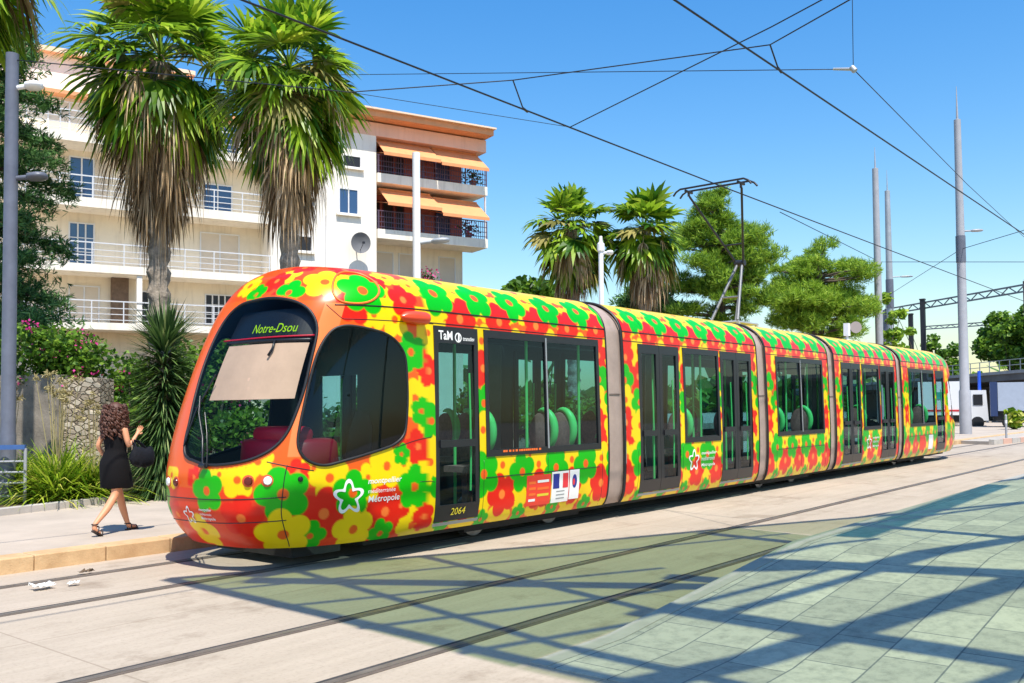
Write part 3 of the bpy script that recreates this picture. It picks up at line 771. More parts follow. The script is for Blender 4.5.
# seats with crescent grab handles and green stanchions
def seat(x, y, facing):
    mb = MB(); n = 24
    ring = lambda dx, sc: [(x+dx*facing, y+.22*sc*math.cos(q), 1.36+(.32 if math.sin(q) > 0 else .40)*sc*math.sin(q)) for q in np.linspace(0,2*PI,n,endpoint=False)]
    mb.loft([ring(0,.93), ring(.02,1), ring(.06,1), ring(.08,.93)])
    mb.box(x-(.45 if facing > 0 else -.05), x+(.05 if facing < 0 else -.0)+(.40 if facing < 0 else 0), y-.2, y+.2, .92, 1.0)
    mb.box(x-facing*.22-.05, x-facing*.22+.05, y-.05, y+.05, .37, .93)
    so_ = mb.build('seat', M['seatbrown'], tram, world=True, smooth=50)
    mb = MB(); A = np.linspace(-1.35, 1.9, 16)
    mb.tube([(x+.03*facing, y-.215*math.cos(q)-.02, 1.42+.30*math.sin(q)) for q in A], [.014+.05*math.sin((i/15)*PI)**.8 for i in range(16)], 8)
    mb.build('grab_handle', M['limegreen'], so_, world=True, smooth=60)
for x, f in ((9.35,1),(10.72,1),(11.25,-1),(18.75,1),(20.35,-1),(27.75,1),(29.3,-1),(14.75,1),(23.85,1)):
    seat(x, YC-.98, f); 
    if x < 21: seat(x, YC+.93, f)
rails_x = [(9.15,-.75),(10.32,-1.05),(11.6,-1.05),(12.95,-.7),(14.3,-.75),(15.55,-1.02),(15.85,-.7),(17.2,-.7),(19.5,-1.0),(20.7,-1.0),(22.1,-.7),(23.45,-.75),(24.6,-1.0),(24.9,-.7),(28.55,-1.0),(29.7,-1.0)]
for x, y in rails_x:
    mb = MB(); mb.tube([(x, YC+y, .37),(x, YC+y, 2.84)], .022, 8)
    mb.build('handrail', M['limegreen'], tram, world=True, smooth=60)

# lamps on the bumper, camera eye, door-side mirror pod, wiper
def disc(T0, z0, r, off, m, name, depth=.02, parent=None):
    f = arc_map(T0, z0); th = np.linspace(0, 2*PI, 24, endpoint=False); mb = MB()
    c1 = np.stack([np.cos(th), np.sin(th)], 1)
    mb.loft([[tuple(p) for p in f(c1*r, -.01)], [tuple(p) for p in f(c1*r*.98, off)], [tuple(p) for p in f(c1*r*.80, off+depth*.5)], [tuple(p) for p in f(c1*r*.3, off+depth*.6)]])
    return mb.build(name, m, parent or tram, world=True, smooth=50)
for T0, z0, ml in ((1.67,.955,'lens_red'),(1.083,1.0,'lens_red'),(.93,1.0,'lampglass'),(1.80,.95,'lampglass')):
    h_ = disc(T0, z0, .066, .004, mat('lamp_rim_orange', srgb(205,80,40), .4), 'headlight', .006)
    disc(T0-.004, z0, .047, .012, M[ml], 'lens', .03, h_)
disc(.688, 1.006, .03, .005, M['black'], 'sensor_eye', .02)
mb = MB()
mb.loft([[(7.62+xx, 7.955-.02+rr*1.0*math.cos(q)*.9-.05, 2.835+rr*.8*math.sin(q)) for q in np.linspace(0,2*PI,16,endpoint=False)] for xx, rr in ((-.02,.02),(.04,.075),(.18,.10),(.34,.105),(.40,.09),(.41,.03))])
mb.build('camera_pod', mat('pod_orange_red', srgb(235,70,35), .35, coat=.4), tram, world=True, smooth=50)
mb = MB(); pv = surf_n(np.array([1.482]), q_of_z(np.array([1.15])), .03)[0]
mb.tube([tuple(p) for p in surf_n(np.array([1.482,1.50,1.53,1.575,1.60]), q_of_z(np.array([1.13,1.25,1.45,1.70,1.90])), .035)], .011, 6)
mb.tube([tuple(p) for p in surf_n(np.array([1.45,1.47,1.51,1.56]), q_of_z(np.array([1.14,1.3,1.5,1.72])), .03)], .007, 6)
mb.tube([tuple(p) for p in surf_n(np.array([1.63,1.605,1.57]), q_of_z(np.array([1.35,1.75,2.15])), .022)], .010, 6)
mb.tube([tuple(pv+np.array([0,-.05,0])), tuple(pv+np.array([0,.06,0]))], .028, 8)
mb.build('wiper', M['black'], tram, world=True, smooth=60)

# ---- marks and lettering
def star_mb(f, R, off, stroke=.22, lobes=True):
    th = np.linspace(0, 2*PI, 80, endpoint=False)
    rad = R*(.80+.20*np.cos(5*(th-PI/2)))
    d = np.stack([np.cos(th), np.sin(th)], 1)
    o_ = f(d*rad[:,None], off); i_ = f(d*(rad-stroke*R)[:,None], off)
    mb = MB(); n = 80
    mb.add([tuple(p) for p in o_]+[tuple(p) for p in i_], [(k,(k+1)%n,n+(k+1)%n,n+k) for k in range(n)]); return mb
def side_f(x0, z0):
    def f(ab, off=.004):
        ab = np.asarray(ab, float); z = z0+ab[:,1]; w_ = prof(q_of_z(z))[1]
        return np.stack([x0+ab[:,0], YC-w_-off, z], 1)
    return f
def side_decal(tm, x0, z0, m, name, parent, width=None, height=None, rot=0.0, off=.0045):
    v, f = fit(tm, width, height)
    if rot: c_, s_ = math.cos(rot), math.sin(rot); v = np.stack([v[:,0]*c_-v[:,1]*s_, v[:,0]*s_+v[:,1]*c_], 1)
    mb = MB(); mb.add([tuple(p) for p in side_f(x0,z0)(v, off)], f); return mb.build(name, m, parent, world=True)
W_ = M['decalwhite']
for x_ in (9.08, 10.45, 11.82, 12.86, 14.32, 15.76, 18.24, 19.55, 20.95, 22.0, 23.44, 24.82, 27.27, 28.6, 29.93): vseam(x_, .27, 1.08)
def star_logo(f, R): return star_mb(f, R, .005).build('star_emblem', W_, tram, world=True)
star_logo(arc_map(.375, .775), .205)
for s_, z_, wd, hh, a_ in (('montpellier',.885,.50,.085,.0),('m\u00e9diterran\u00e9e',.80,.40,.05,.17),('M\u00e9tropole',.675,.46,.095,.03)):
    decal(TX[s_], .262, z_, .0045, W_, 'lettering', tram, wd, hh)
    tram.children  # noqa
star_logo(arc_map(1.585, .60), .105)
for s_, z_, wd, hh in (('montpellier',.655,.22,.04),('m\u00e9diterran\u00e9e',.615,.20,.03),('M\u00e9tropole',.555,.24,.045)):
    decal(TX[s_], 1.535, z_, .0045, W_, 'lettering', tram, wd, hh)
for x0, z0, R, k in ((14.70,.80,.20,1),(23.85,.80,.19,.9)):
    star_logo(side_f(x0, z0), R)
    for s_, dz, wd in (('montpellier',.07,.58),('m\u00e9diterran\u00e9e',-.02,.50),('M\u00e9tropole',-.14,.52)):
        side_decal(TX[s_], x0+.27, z0+dz, W_, 'lettering', tram, wd*k, .075*k)
side_decal(TX['TaM'], 8.27, 2.60, W_, 'lettering', tram, .25, .115, off=.015)
side_decal(TX['transdev'], 8.71, 2.605, W_, 'lettering', tram, .22, .055, off=.015)
mb = MB(); th = np.linspace(0, 2*PI, 28, endpoint=False); d = np.stack([np.cos(th), np.sin(th)], 1); f = side_f(8.625, 2.64)
mb.add([tuple(p) for p in f(d*.062, .015)]+[tuple(p) for p in f(d*.045, .015)], [(k,(k+1)%28,28+(k+1)%28,28+k) for k in range(28)])
q = f(np.array([(-.01,-.05),(.02,-.05),(.03,.05),(.0,.05)]), .0155); mb.add([tuple(p) for p in q], [(0,1,2,3)])
mb.build('operator_emblem', W_, tram, world=True)
side_decal(TX['2064'], 8.46, .43, M['yellowtxt'], 'car_number', tram, .27, .085, off=.015)
mb = MB(); x = 9.45        # faint orange line of small print under the window
while x < 10.25:
    L = rng.uniform(.02,.05); q = side_f(x,1.165)(np.array([(0,0),(L,0),(L,.028),(0,.028)]), .0155); mb.add([tuple(p) for p in q], [(0,1,2,3)]); x += L+rng.choice([.008,.008,.03])
mb.build('lettering', M['orange'], tram, world=True)
# sponsor panel : red block with bars, flag plate, small plate
def add_rect(mb, f, x0, x1, z0, z1, off, m_=0):
    n = max(1, int((z1-z0)/.05)); zz = np.linspace(z0, z1, n+1)
    mb.add([tuple(p) for z in zz for p in f(np.array([(x0,z),(x1,z)]), off)], [(2*k,2*k+1,2*k+3,2*k+2) for k in range(n)], m_)
f = side_f(9.97, .40)
mb = MB(); add_rect(mb, f, 0,.55,0,.42,.004, 0)
for i, (xa, xb, za, m_) in enumerate(((.05,.2,.30,2),(.24,.50,.31,1),(.24,.50,.21,2),(.24,.50,.12,3),(.05,.2,.22,2),(.05,.2,.14,2),(.05,.2,.06,1))):
    add_rect(mb, f, xa,xb,za,za+.035,.006, m_)
mb.build('sponsor_panel', [M['redpanel'], W_, M['orange'], M['yellowtxt']], tram, world=True)
mb = MB(); add_rect(mb, f, .57,.98,.0,.44,.0045, 0); add_rect(mb, f, .60,.75,.20,.41,.0065, 1); add_rect(mb, f, .83,.96,.20,.41,.0065, 2)
th = np.linspace(-.9, .9, 12); prf = [(.745+.045*math.cos(q)-.03, .30+.085*math.sin(q)) for q in th]
mb.add([tuple(p) for p in f(np.array(prf), .008)], [tuple(range(12))], 0)
for i in range(3): add_rect(mb, f, .68,.88,.15-i*.05,.165-i*.05,.0065, 3)
mb.build('flag_plate', [W_, M['navy'], M['flagred'], M['galv']], tram, world=True)
mb = MB(); add_rect(mb, f, 1.0,1.24,.02,.45,.0045, 0)
th = np.linspace(0, 2*PI, 16, endpoint=False)
mb.add([tuple(p) for p in f(np.stack([1.12+.06*np.cos(th), .28+.10*np.sin(th)],1), .0065)], [tuple(range(16))], 1)
mb.add([tuple(p) for p in f(np.stack([1.10+.028*np.cos(th), .27+.05*np.sin(th)],1), .008)], [tuple(range(16))], 2)
mb.build('emblem_plate', [W_, M['navy'], M['flagred']], tram, world=True)
for xs_ in (28.2, 29.1):
    f = side_f(xs_, .42); mb = MB(); add_rect(mb, f, 0,.45,0,.42,.0045, 0 if xs_ < 29 else 1); mb.build('emblem_plate', [M['redpanel'], W_], tram, world=True)

# running gear
mb = MB(); mb.box(7.3, 31.8, YC-1.0, YC+1.0, .17, .31);
mb.build('underframe', M['under'], tram, world=True)
for xb_ in (10.4, 19.5, 28.6):
    mb = MB(); mb.box(xb_-1.3, xb_+1.3, YC-.95, YC+.95, .12, .4)
    bo = mb.build('bogie', M['under'], tram, world=True)
    for dx in (-.85,.85):
        for y in (-.665,.665):
            mb = MB(); n = 28
            mb.loft([[(xb_+dx+r*math.cos(q), YC+y+yo, .285+r*math.sin(q)) for q in np.linspace(0,2*PI,n,endpoint=False)] for r, yo in ((.2,-.06),(.27,-.06),(.27,.04),(.285,.05),(.285,.065),(.2,.065))])
            mb.build('wheel', M['steel'], bo, world=True, smooth=40)
mb = MB(); mb.box(6.5, 7.2, YC-.72, YC+.72, .10, .26); mb.build('fender_skirt', M['under'], tram, world=True)

# pantograph on the middle car
pant = MB()
for y in (-.35,.35):
    pant.tube([(18.55,YC+y,3.56),(19.55,YC+y,3.56)], .03, 8)
    for x in (18.6,19.5): pant.tube([(x,YC+y,3.42),(x,YC+y,3.58)], [.05,.035], 8)
for x in (18.62,19.15,19.5): pant.tube([(x,YC-.35,3.57),(x,YC+.35,3.57)], .03, 8)
pr = pant.build('pantograph', M['galv'], tram, world=True, smooth=60)
mb = MB(); mb.tube([(18.62,YC-.32,3.6),(19.46,YC-.05,4.97)], .033, 8); mb.tube([(18.62,YC+.32,3.6),(19.46,YC+.05,4.97)], .033, 8); mb.tube([(19.15,YC,3.58),(19.55,YC,4.9)], .02, 8)
mb.tube([(18.95,YC-.2,4.15),(18.95,YC+.2,4.15)], .025, 8)
mb.build('lower_arm', mat('pantograph_grey', (.17,.175,.18), .5, .3), pr, world=True, smooth=60)
mb = MB(); mb.tube([(19.46,YC-.12,4.97),(19.46,YC+.12,4.97)], .07, 8)
mb.tube([(19.46,YC-.08,4.97),(18.30,YC-.62,6.38)], .026, 8); mb.tube([(19.46,YC+.08,4.97),(18.30,YC+.62,6.38)], .024, 8)
mb.tube([(19.15,YC-.22,5.35),(19.15,YC+.22,5.35)], .018, 8); mb.tube([(19.52,YC-.05,4.85),(18.36,YC-.60,6.36)], .016, 6)
mb.build('upper_arm', M['darkmetal'], pr, world=True, smooth=60)
mb = MB()
for x in (18.12,18.42):
    mb.tube([(x,YC-.92,6.40),(x,YC-.85,6.48),(x,YC-.75,6.53),(x,YC+.75,6.53),(x,YC+.85,6.48),(x,YC+.92,6.40)], .022, 8)
for y in (-.62,.62): mb.tube([(18.12,YC+y,6.48),(18.42,YC+y,6.48)], .03, 8); mb.tube([(18.27,YC+y,6.38),(18.27,YC+y,6.5)], .03, 8)
mb.build('contact_head', M['darkmetal'], pr, world=True, smooth=60)
#@@PART2
# ================================================================== CANOPY (behind and above the viewpoint; its roof shades the platform)
M['beam'] = mat('canopy_steel_white', (0.5,0.52,0.54), 0.4, 0.2)
M['cglass_olive'] = glass('olive_canopy_glass', (0.60,0.68,0.40), ior=1.2)
M['cglass_teal'] = glass('pale_teal_canopy_glass', (0.76,0.80,0.64), ior=1.2)
M['cglass_green'] = glass('deep_green_canopy_glass', (0.05,0.34,0.17), ior=1.2)
ZC = 7.5
canopy = thing('canopy', 'white steel canopy with tinted glass roof over the platform', 'canopy', (6, -3, 0))
def cpoly(name, pts, z0, z1, m):
    b = MB(); b.poly_prism(pts, z0, z1); return b.build(name, m, canopy, world=True)
edge = [(3.36,5.67),(5.66,4.72),(7.68,3.83),(10.51,2.72),(12.81,1.71),(18.2,.62),(40,.5)]
# roof glass : olive near the front edge, paler behind
cpoly('olive_glass_pane', [(3.36,5.67),(5.66,4.72),(7.68,3.83),(10.51,2.72),(10.2,.76),(6.2,.72),(2.97,.68)], ZC+.06, ZC+.075, M['cglass_olive'])
cpoly('teal_glass_pane', [(10.55,2.70),(12.81,1.71),(18.2,.62),(40,.5),(40,-12),(2.9,-12),(2.965,.64),(6.2,.69),(10.24,.73)], ZC+.06, ZC+.075, M['cglass_teal'])
cpoly('green_glass_pane', [(8.34,.58),(8.43,.20),(16.44,.39),(16.42,.80)], ZC+.12, ZC+.135, M['cglass_green'])
cpoly('added_shade_plate', [(3.75,5.50),(5.3,4.86),(5.12,4.76),(4.0,4.98)], ZC-.02, ZC+.02, M['beam'])  # unseen plate added to throw shade on the tram's lower nose
def cb(p, q, w_, h_=.07, z=ZC):
    b = MB(); w_ = w_*1.1; b.beam((p[0],p[1],z), (q[0],q[1],z), w_, h_); return b.build('roof_beam', M['beam'], canopy, world=True)
cb((3.36,5.67), (2.90,-6), .15); 
for p, q in zip(edge[:-1], edge[1:]): cb(p, q, .10)
cb((4.52,5.19), (3.60,.6), .10); cb((3.60,.6), (3.35,-4), .13, z=ZC-.01)
cb((6.0,4.55), (4.90,.2), .12, z=ZC-.02); cb((4.95,1.0), (4.85,-5), .26, z=ZC-.03)
cb((3.83,4.95), (6.9,.1), .26, z=ZC-.05)
cb((6.55,1.6), (7.75,-3.5), .28, z=ZC-.03); cb((9.75,2.9), (9.1,-3.5), .20, z=ZC-.02)
for i, (p, q, w_) in enumerate((((3.32,4.75),(10.4,1.9),.05),((3.2,3.65),(7.0,1.9),.05),((3.12,2.45),(8.5,.2),.06),((3.05,1.30),(7.0,.0),.06),((3.0,-.05),(12.0,-3.1),.26),
        ((3.0,-1.28),(9,-3.6),.12),((5.1,.25),(14,-2.4),.10),((9.6,1.25),(20,-2.7),.10),((6.9,-.1),(16,-3.2),.16),((8.2,1.2),(13.5,-.3),.07))):
    cb(p, q, w_, z=ZC-.06-.012*i)
for x, y in ((3.2,-3.4),(9.2,-4.6),(16,-4.8)):
    b = MB(); b.tube([(x,y,.0),(x,y,ZC-.05)], [.16,.11], 16); b.tube([(x,y,5.2),(x-.7,y+1.2,ZC-.1)], .06, 8); b.tube([(x,y,5.2),(x+.7,y-1.2,ZC-.1)], .06, 8)
    b.build('column', M['beam'], canopy, world=True, smooth=40)

# ================================================================== APARTMENT BUILDING
PH = math.atan2(-.335, .942)
BO = Vector((17.9, 38.6, 0)); bE = Vector((math.cos(PH), math.sin(PH), 0)); bI = Vector((-math.sin(PH), math.cos(PH), 0))
bld = thing('apartment_building', 'cream apartment building with long balconies and orange awnings', 'building', BO, PH)
cream = mat('cream_render', srgb(238,223,198), 0.85, var=0.10, vscale=0.6, bump=0.1)
cwhite = mat('white_render', srgb(238,230,216), 0.85, var=0.07, vscale=0.7, bump=0.1)
pinkb = mat('pink_render', srgb(230,184,158), 0.85, var=0.08, vscale=0.8)
brick = mat('terracotta_render', srgb(176,92,72), 0.85, var=0.12, vscale=1.0)
cornm = mat('orange_cornice', srgb(222,154,106), 0.8, var=0.10, vscale=1.2)
slabm = mat('white_balcony_edge', srgb(242,232,214), 0.8, var=0.10, vscale=0.9)
shut = mat('beige_shutter', srgb(214,198,176), 0.7, var=0.05)
winf = mat('window_frame_white', (0.72,0.70,0.68), 0.5)
def bluewin():
    m, t, out = nt('blue_window_glass'); p = nd(t, 'ShaderNodeBsdfPrincipled'); p.inputs['Base Color'].default_value = (0.03,0.07,0.16,1); p.inputs['Roughness'].default_value = 0.06
    p.inputs['Specular IOR Level'].default_value = 0.9; t.links.new(p.outputs['BSDF'], out.inputs['Surface']); return m
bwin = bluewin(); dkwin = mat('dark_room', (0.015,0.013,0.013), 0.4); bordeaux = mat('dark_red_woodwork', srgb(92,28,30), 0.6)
awnm = mat('orange_awning_cloth', srgb(226,150,98), 0.85, var=0.06, vscale=2)
rail_l = mat('pale_railing', srgb(205,205,205), 0.5); rail_d = mat('dark_railing', srgb(84,66,84), 0.5)
for m_, k_ in ((cream,.22),(cwhite,.16),(slabm,.26),(pinkb,.15),(cornm,.15),(awnm,.15)): streaked(m_, k_)
# masses
b = MB()
b.box(-14, 8.7, 1.5, 12, 0, 15.3, 0)            # left wing back wall
b.box(8.7, 13.96, 0.0, 12, 0, 15.9, 1)          # white stair block
b.box(13.962, 19.6, 1.6, 12, 0, 15.9, 2)        # right wing
b.box(13.964, 19.58, 1.58, 2.0, 10.2, 15.3, 3)   # terracotta back wall of the right loggias (proud 2 cm)
b.box(-12, 5.5, 3.2, 10, 15.46, 17.7, 1)         # attic
b.box(8.7, 20.2, -.02, 1.62, 15.25, 15.9, 4)    # pink band
b.build('wall', [cream, cwhite, cream, brick, pinkb], bld)
b = MB(); b.box(-14.5, 8.68, .95, 12.4, 15.3, 15.46, 0); b.box(8.4, 20.25, -.75, 12.4, 15.98, 16.28, 0); b.box(8.3, 20.32, -.93, 12.5, 16.28, 16.36, 1); b.box(-12.4, 5.9, 2.8, 10.4, 17.7, 17.92, 1)
b.build('roof', [cornm, mat('pale_roof_edge', srgb(232,200,170), .8)], bld)
def balcony(s0, s1, z0, z1, y0, y1, rm, h=.92, back_wall=True, step=1.2, solid=False):
    b = MB(); b.box(s0, s1, y0, y1, z0, z1); sl = b.build('balcony', slabm, bld)
    b = MB(); n = max(2, int((s1-s0)/step))
    for k in range(n+1):
        x = s0+.05+(s1-s0-.1)*k/n; b.box(x-.022, x+.022, y0+.03, y0+.075, z1, z1+h)
    for zz, w_ in ((z1+h, .05),(z1+h*.68,.03),(z1+h*.40,.03),(z1+h*.14,.03)): b.box(s0, s1, y0+.035, y0+.07, zz-w_/2, zz+w_/2)
    if rm is rail_d:
        k_ = s0+.1
        while k_ < s1: b.box(k_-.012, k_+.012, y0+.045, y0+.06, z1, z1+h); k_ += .13
    b.build('railing', rm, sl); return sl
for z1, th in ((5.50,.30),(7.95,.34),(10.75,.40),(13.45,.38)):
    balcony(-14, 8.70, z1-th, z1, -.02, 1.5, rail_l)
for z1 in (10.62, 13.40):
    balcony(13.98, 20.2, z1-.46, z1, -.12, 1.6, rail_d)
def window(s0, s1, z0, z1, y, m, mull=1, fr=winf, sill=True, shutters=None):
    b = MB(); f_ = .06; d = .05
    b.box(s0-f_, s1+f_, y-d, y+.03, z1, z1+f_); b.box(s0-f_, s1+f_, y-d, y+.03, z0-f_, z0)
    b.box(s0-f_, s0, y-d, y+.03, z0, z1); b.box(s1, s1+f_, y-d, y+.03, z0, z1)
    for k in range(1, mull+1):
        x = s0+(s1-s0)*k/(mull+1); b.box(x-.03, x+.03, y-d+.005, y+.02, z0, z1)
    if mull > 1:
        for k in (1, 2): b.box(s0, s1, y-d+.008, y+.015, z0+(z1-z0)*k/3-.018, z0+(z1-z0)*k/3+.018)
    wn = b.build('window', fr, bld)
    b = MB(); b.box(s0, s1, y-.012, y+.02, z0, z1); b.build('pane', m, wn)
    if sill: b = MB(); b.box(s0-.18, s1+.18, y-.16, y, z0-f_-.09, z0-f_); b.build('sill', slabm, wn)
    if shutters:
        for xa, xb in ((s0-f_-shutters, s0-f_-.01),(s1+f_+.01, s1+f_+shutters)):
            b = MB(); b.box(xa, xb, y-.055, y-.008, z0-.02, z1+.02)
            z = z0+.05
            while z < z1: b.box(xa+.04, xb-.04, y-.068, y-.055, z, z+.035); z += .075
            b.build('shutter', shut, wn)
    return wn
YL = 1.5
for s0, s1, z0, z1, m, mu, sh in ((.40,1.30,10.85,12.75,bwin,1,.5),(.41,1.33,8.05,9.88,bwin,2,0),(6.02,7.26,10.85,12.23,bwin,1,0),(5.9,7.6,8.05,9.94,shut,1,0),(.43,1.55,5.6,7.15,shut,1,0),
        (6.13,7.27,5.75,7.08,dkwin,3,0),(3.2,3.6,5.6,7.06,dkwin,0,0),(-.45,1.15,13.55,15.1,shut,1,0),(3.3,4.3,10.85,12.7,bwin,1,.45),(3.3,4.3,8.05,9.9,shut,1,0),(-4.2,-3.2,10.85,12.7,bwin,1,.5),
        (-4.2,-3.2,8.05,9.9,shut,1,0),(-4.2,-3.0,5.6,7.1,shut,1,0),(-1.9,-1.2,5.6,7.1,dkwin,0,0),(3.2,4.8,13.55,15.1,shut,1,0),(6.2,7.6,13.55,15.1,bwin,1,0),(-4.5,-3,13.55,15.1,shut,1,0),(.4,1.6,3.0,4.6,shut,1,0),(6,7.2,3.0,4.6,dkwin,1,0)):
    window(s0, s1, z0, z1, YL, m, mu, sill=False, shutters=sh or None)
for x in (2.9, -2.6):
    b = MB(); b.box(x, x+.22, .05, .28, 5.5, 7.6); b.build('balcony_pillar', cwhite, bld)
b = MB(); b.box(2.05, 2.75, 1.2, 1.48, 5.5, 7.6); b.build('stone_facing', mat('brown_stone_facing', srgb(120,98,80), .9, var=.3, vscale=6), bld)
window(12.05, 12.95, 11.25, 12.4, 0, bwin, 1); window(12.25, 13.10, 13.55, 14.05, 0, dkwin, 0); window(9.85, 10.6, 9.25, 9.9, 0, dkwin, 0); window(9.85, 10.6, 11.9, 12.6, 0, dkwin, 0); window(9.0, 9.7, 6.4, 7.4, 0, shut, 0)
YR = 1.58
for z in (10.62, 13.40):
    for s0, s1, m in ((14.3,14.75,dkwin),(15.0,15.5,dkwin),(15.75,16.1,dkwin),(18.0,18.8,bwin)):
        window(s0, s1, z+.05, z+1.75, YR, m, 0, fr=bordeaux, sill=False)
for s0, s1, m in ((14.6,15.5,shut),(15.9,16.7,shut),(18.2,19.1,shut)):
    window(s0, s1, 7.95, 9.75, 1.6, m, 0, sill=False)
for s0, s1, z, drop in ((14.05,17.15,15.25,.95),(17.2,19.95,15.2,1.0),(14.25,17.2,12.75,.90),(17.25,19.95,12.62,1.0)):
    b = MB(); n = 10; top = []; 
    ring0 = [(s0,1.2,z),(s1,1.2,z),(s1,1.2,z-.02),(s0,1.2,z-.02)]
    y2 = -.75
    b.hexa([(s0+.05,.5,z-.02),(s1-.05,.5,z-.02),(s1,y2,z-drop-.02),(s0,y2,z-drop-.02)], [(s0+.05,.5,z),(s1-.05,.5,z),(s1,y2,z-drop),(s0,y2,z-drop)])
    b.box(s0, s1, y2-.025, y2, z-drop-.15, z-drop+.01)
    b.box(s0+.05, s1-.05, .5, 1.58, z-.03, z+.06)
    for x in (s0+.15, s1-.15): b.beam((x,1.2,z-.5),(x,y2+.05,z-drop-.03), .04, .04)
    b.build('awning', awnm, bld)
for z in (10.17, 12.95, 15.25):
    pass
b = MB()
for x in (14.0, 20.1): b.box(x-.04, x+.04, -.08, 0.0, 10.6, 12.95) if x > 15 else None
b.build('balcony_post', rail_l, bld)
b = MB(); b.tube([(9.25,-.06,0),(9.25,-.06,15.8)], .05, 8); b.build('drain_pipe', winf, bld, smooth=60)
b = MB(); b.tube([(11.35,-.05,5),(11.35,-.05,11.0)], .035, 8); b.build('drain_pipe', winf, bld, smooth=60)
def on_b(s, y, z): return BO+bE*s+bI*y+Vector((0,0,z))
sd_ = thing('satellite_dish', 'grey satellite dish on the white wall beside the right balconies', 'satellite dish', on_b(12.9,0,9.75), PH)
b = MB(); rings = []
for r, d in ((.02,0),(.2,-.02),(.36,-.07),(.5,-.14),(.5,-.16),(.36,-.09),(.02,-.02)): rings.append([(r*math.cos(q), -.45+d*1.0-.25*r*math.sin(q)*.4, r*math.sin(q)) for q in np.linspace(0,2*PI,24,endpoint=False)])
b.loft(rings); b.build('dish', mat('dish_dark_grey', (.16,.16,.165), .6), sd_, smooth=60)
b = MB(); b.tube([(0,0,-.3),(0,-.2,-.3),(0,-.42,0)], .03, 8); b.tube([(0,-.45,-.4),(0,-.95,-.05)], .015, 6); b.box(-.05,.05,-1.0,-.9,-.1,.0); b.build('mount', M['darkmetal'], sd_)
# balcony pots
M['potleaf'] = leafmat('pot_plant_leaf', (0.02,0.06,0.012), (0.07,0.18,0.03))
M['pinkfl'] = leafmat('pink_petal', srgb(200,30,110), srgb(245,110,170), .3)
def leafcard(b, p, size, mat=0, long=1.0, r=None):
    r = r or rng
    u = Vector((r.gauss(0,1), r.gauss(0,1), r.gauss(0,1)*.7)).normalized(); w_ = u.cross(Vector((r.gauss(0,1), r.gauss(0,1), r.gauss(0,1)))).normalized()
    a_ = u*size*long; c_ = w_*size*.5; p = Vector(p)
    b.add([p-a_*.5, p-a_*.1+c_, p+a_*.5, p-a_*.1-c_], [(0,1,2,3)], mat)
for s, z, lab in ((19.6,13.4,'dark green potted plant on the top corner balcony'),(19.3,10.62,'pink potted flowers on the lower right balcony'),(16.9,7.95,'red potted flowers on the balcony below the dish')):
    o = thing('potted_plant', lab, 'potted plant', on_b(s, .35, z), PH)
    b = MB(); b.loft([[(r*math.cos(q), r*math.sin(q), zz) for q in np.linspace(0,2*PI,14,endpoint=False)] for r, zz in ((.13,0),(.18,.3),(.2,.3),(.2,.34))]); b.build('pot', brick, o, smooth=40)
    b = MB()
    for k in range(160): leafcard(b, (rng.gauss(0,.28), rng.gauss(0,.15), .55+rng.gauss(0,.2)), .13, 1 if (rng.random() < .35 and 'flowers' in lab) else 0)
    b.build('foliage', [M['potleaf'], M['pinkfl']], o)

# ================================================================== VEGETATION
M['palmgreen'] = leafmat('palm_frond_green', (0.035,0.12,0.008), (0.34,0.52,0.03), .45, .35, third=(0.50,0.60,0.06))
M['palmold'] = leafmat('palm_frond_yellowed', (0.16,0.15,0.03), (0.40,0.34,0.10), .35, .6)
M['palmdead'] = leafmat('palm_dead_thatch', (0.11,0.065,0.028), (0.62,0.43,0.24), .15, .8, third=(0.62,0.50,0.36))
M['palmtrunk'] = mat('palm_trunk_bark', (0.34,0.28,0.22), 0.95, var=0.6, vscale=7, bump=1.0, bscale=14)
M['bark'] = mat('tree_bark', (0.10,0.075,0.055), 0.95, var=0.5, vscale=5, bump=0.8, bscale=15)
M['pinegreen'] = leafmat('pine_needles', (0.05,0.14,0.010), (0.34,0.52,0.04), .35, .6, third=(0.40,0.54,0.05))
M['pinelight'] = leafmat('pine_needles_light', (0.09,0.20,0.012), (0.42,0.60,0.05), .35, .6, third=(0.45,0.56,0.07))
M['cedar'] = leafmat('cedar_needles', (0.02,0.085,0.028), (0.16,0.34,0.09), .25, .6, third=(0.16,0.30,0.09))
M['broad'] = leafmat('broadleaf_green', (0.03,0.09,0.010), (0.18,0.34,0.03), .4, .45, third=(0.28,0.44,0.05))
M['yucca'] = leafmat('yucca_blade', (0.02,0.06,0.014), (0.13,0.22,0.06), .2, .45, third=(0.24,0.30,0.11))
M['agap'] = leafmat('strap_leaf_yellowgreen', (0.09,0.20,0.010), (0.40,0.52,0.035), .4, .4, third=(0.62,0.58,0.12))
M['dryflower'] = leafmat('dry_flower_stalk', (0.25,0.20,0.08), (0.5,0.42,0.2), .2, .8)
M['magenta'] = leafmat('bougainvillea_bract', srgb(190,20,110), srgb(240,80,170), .35, .5)

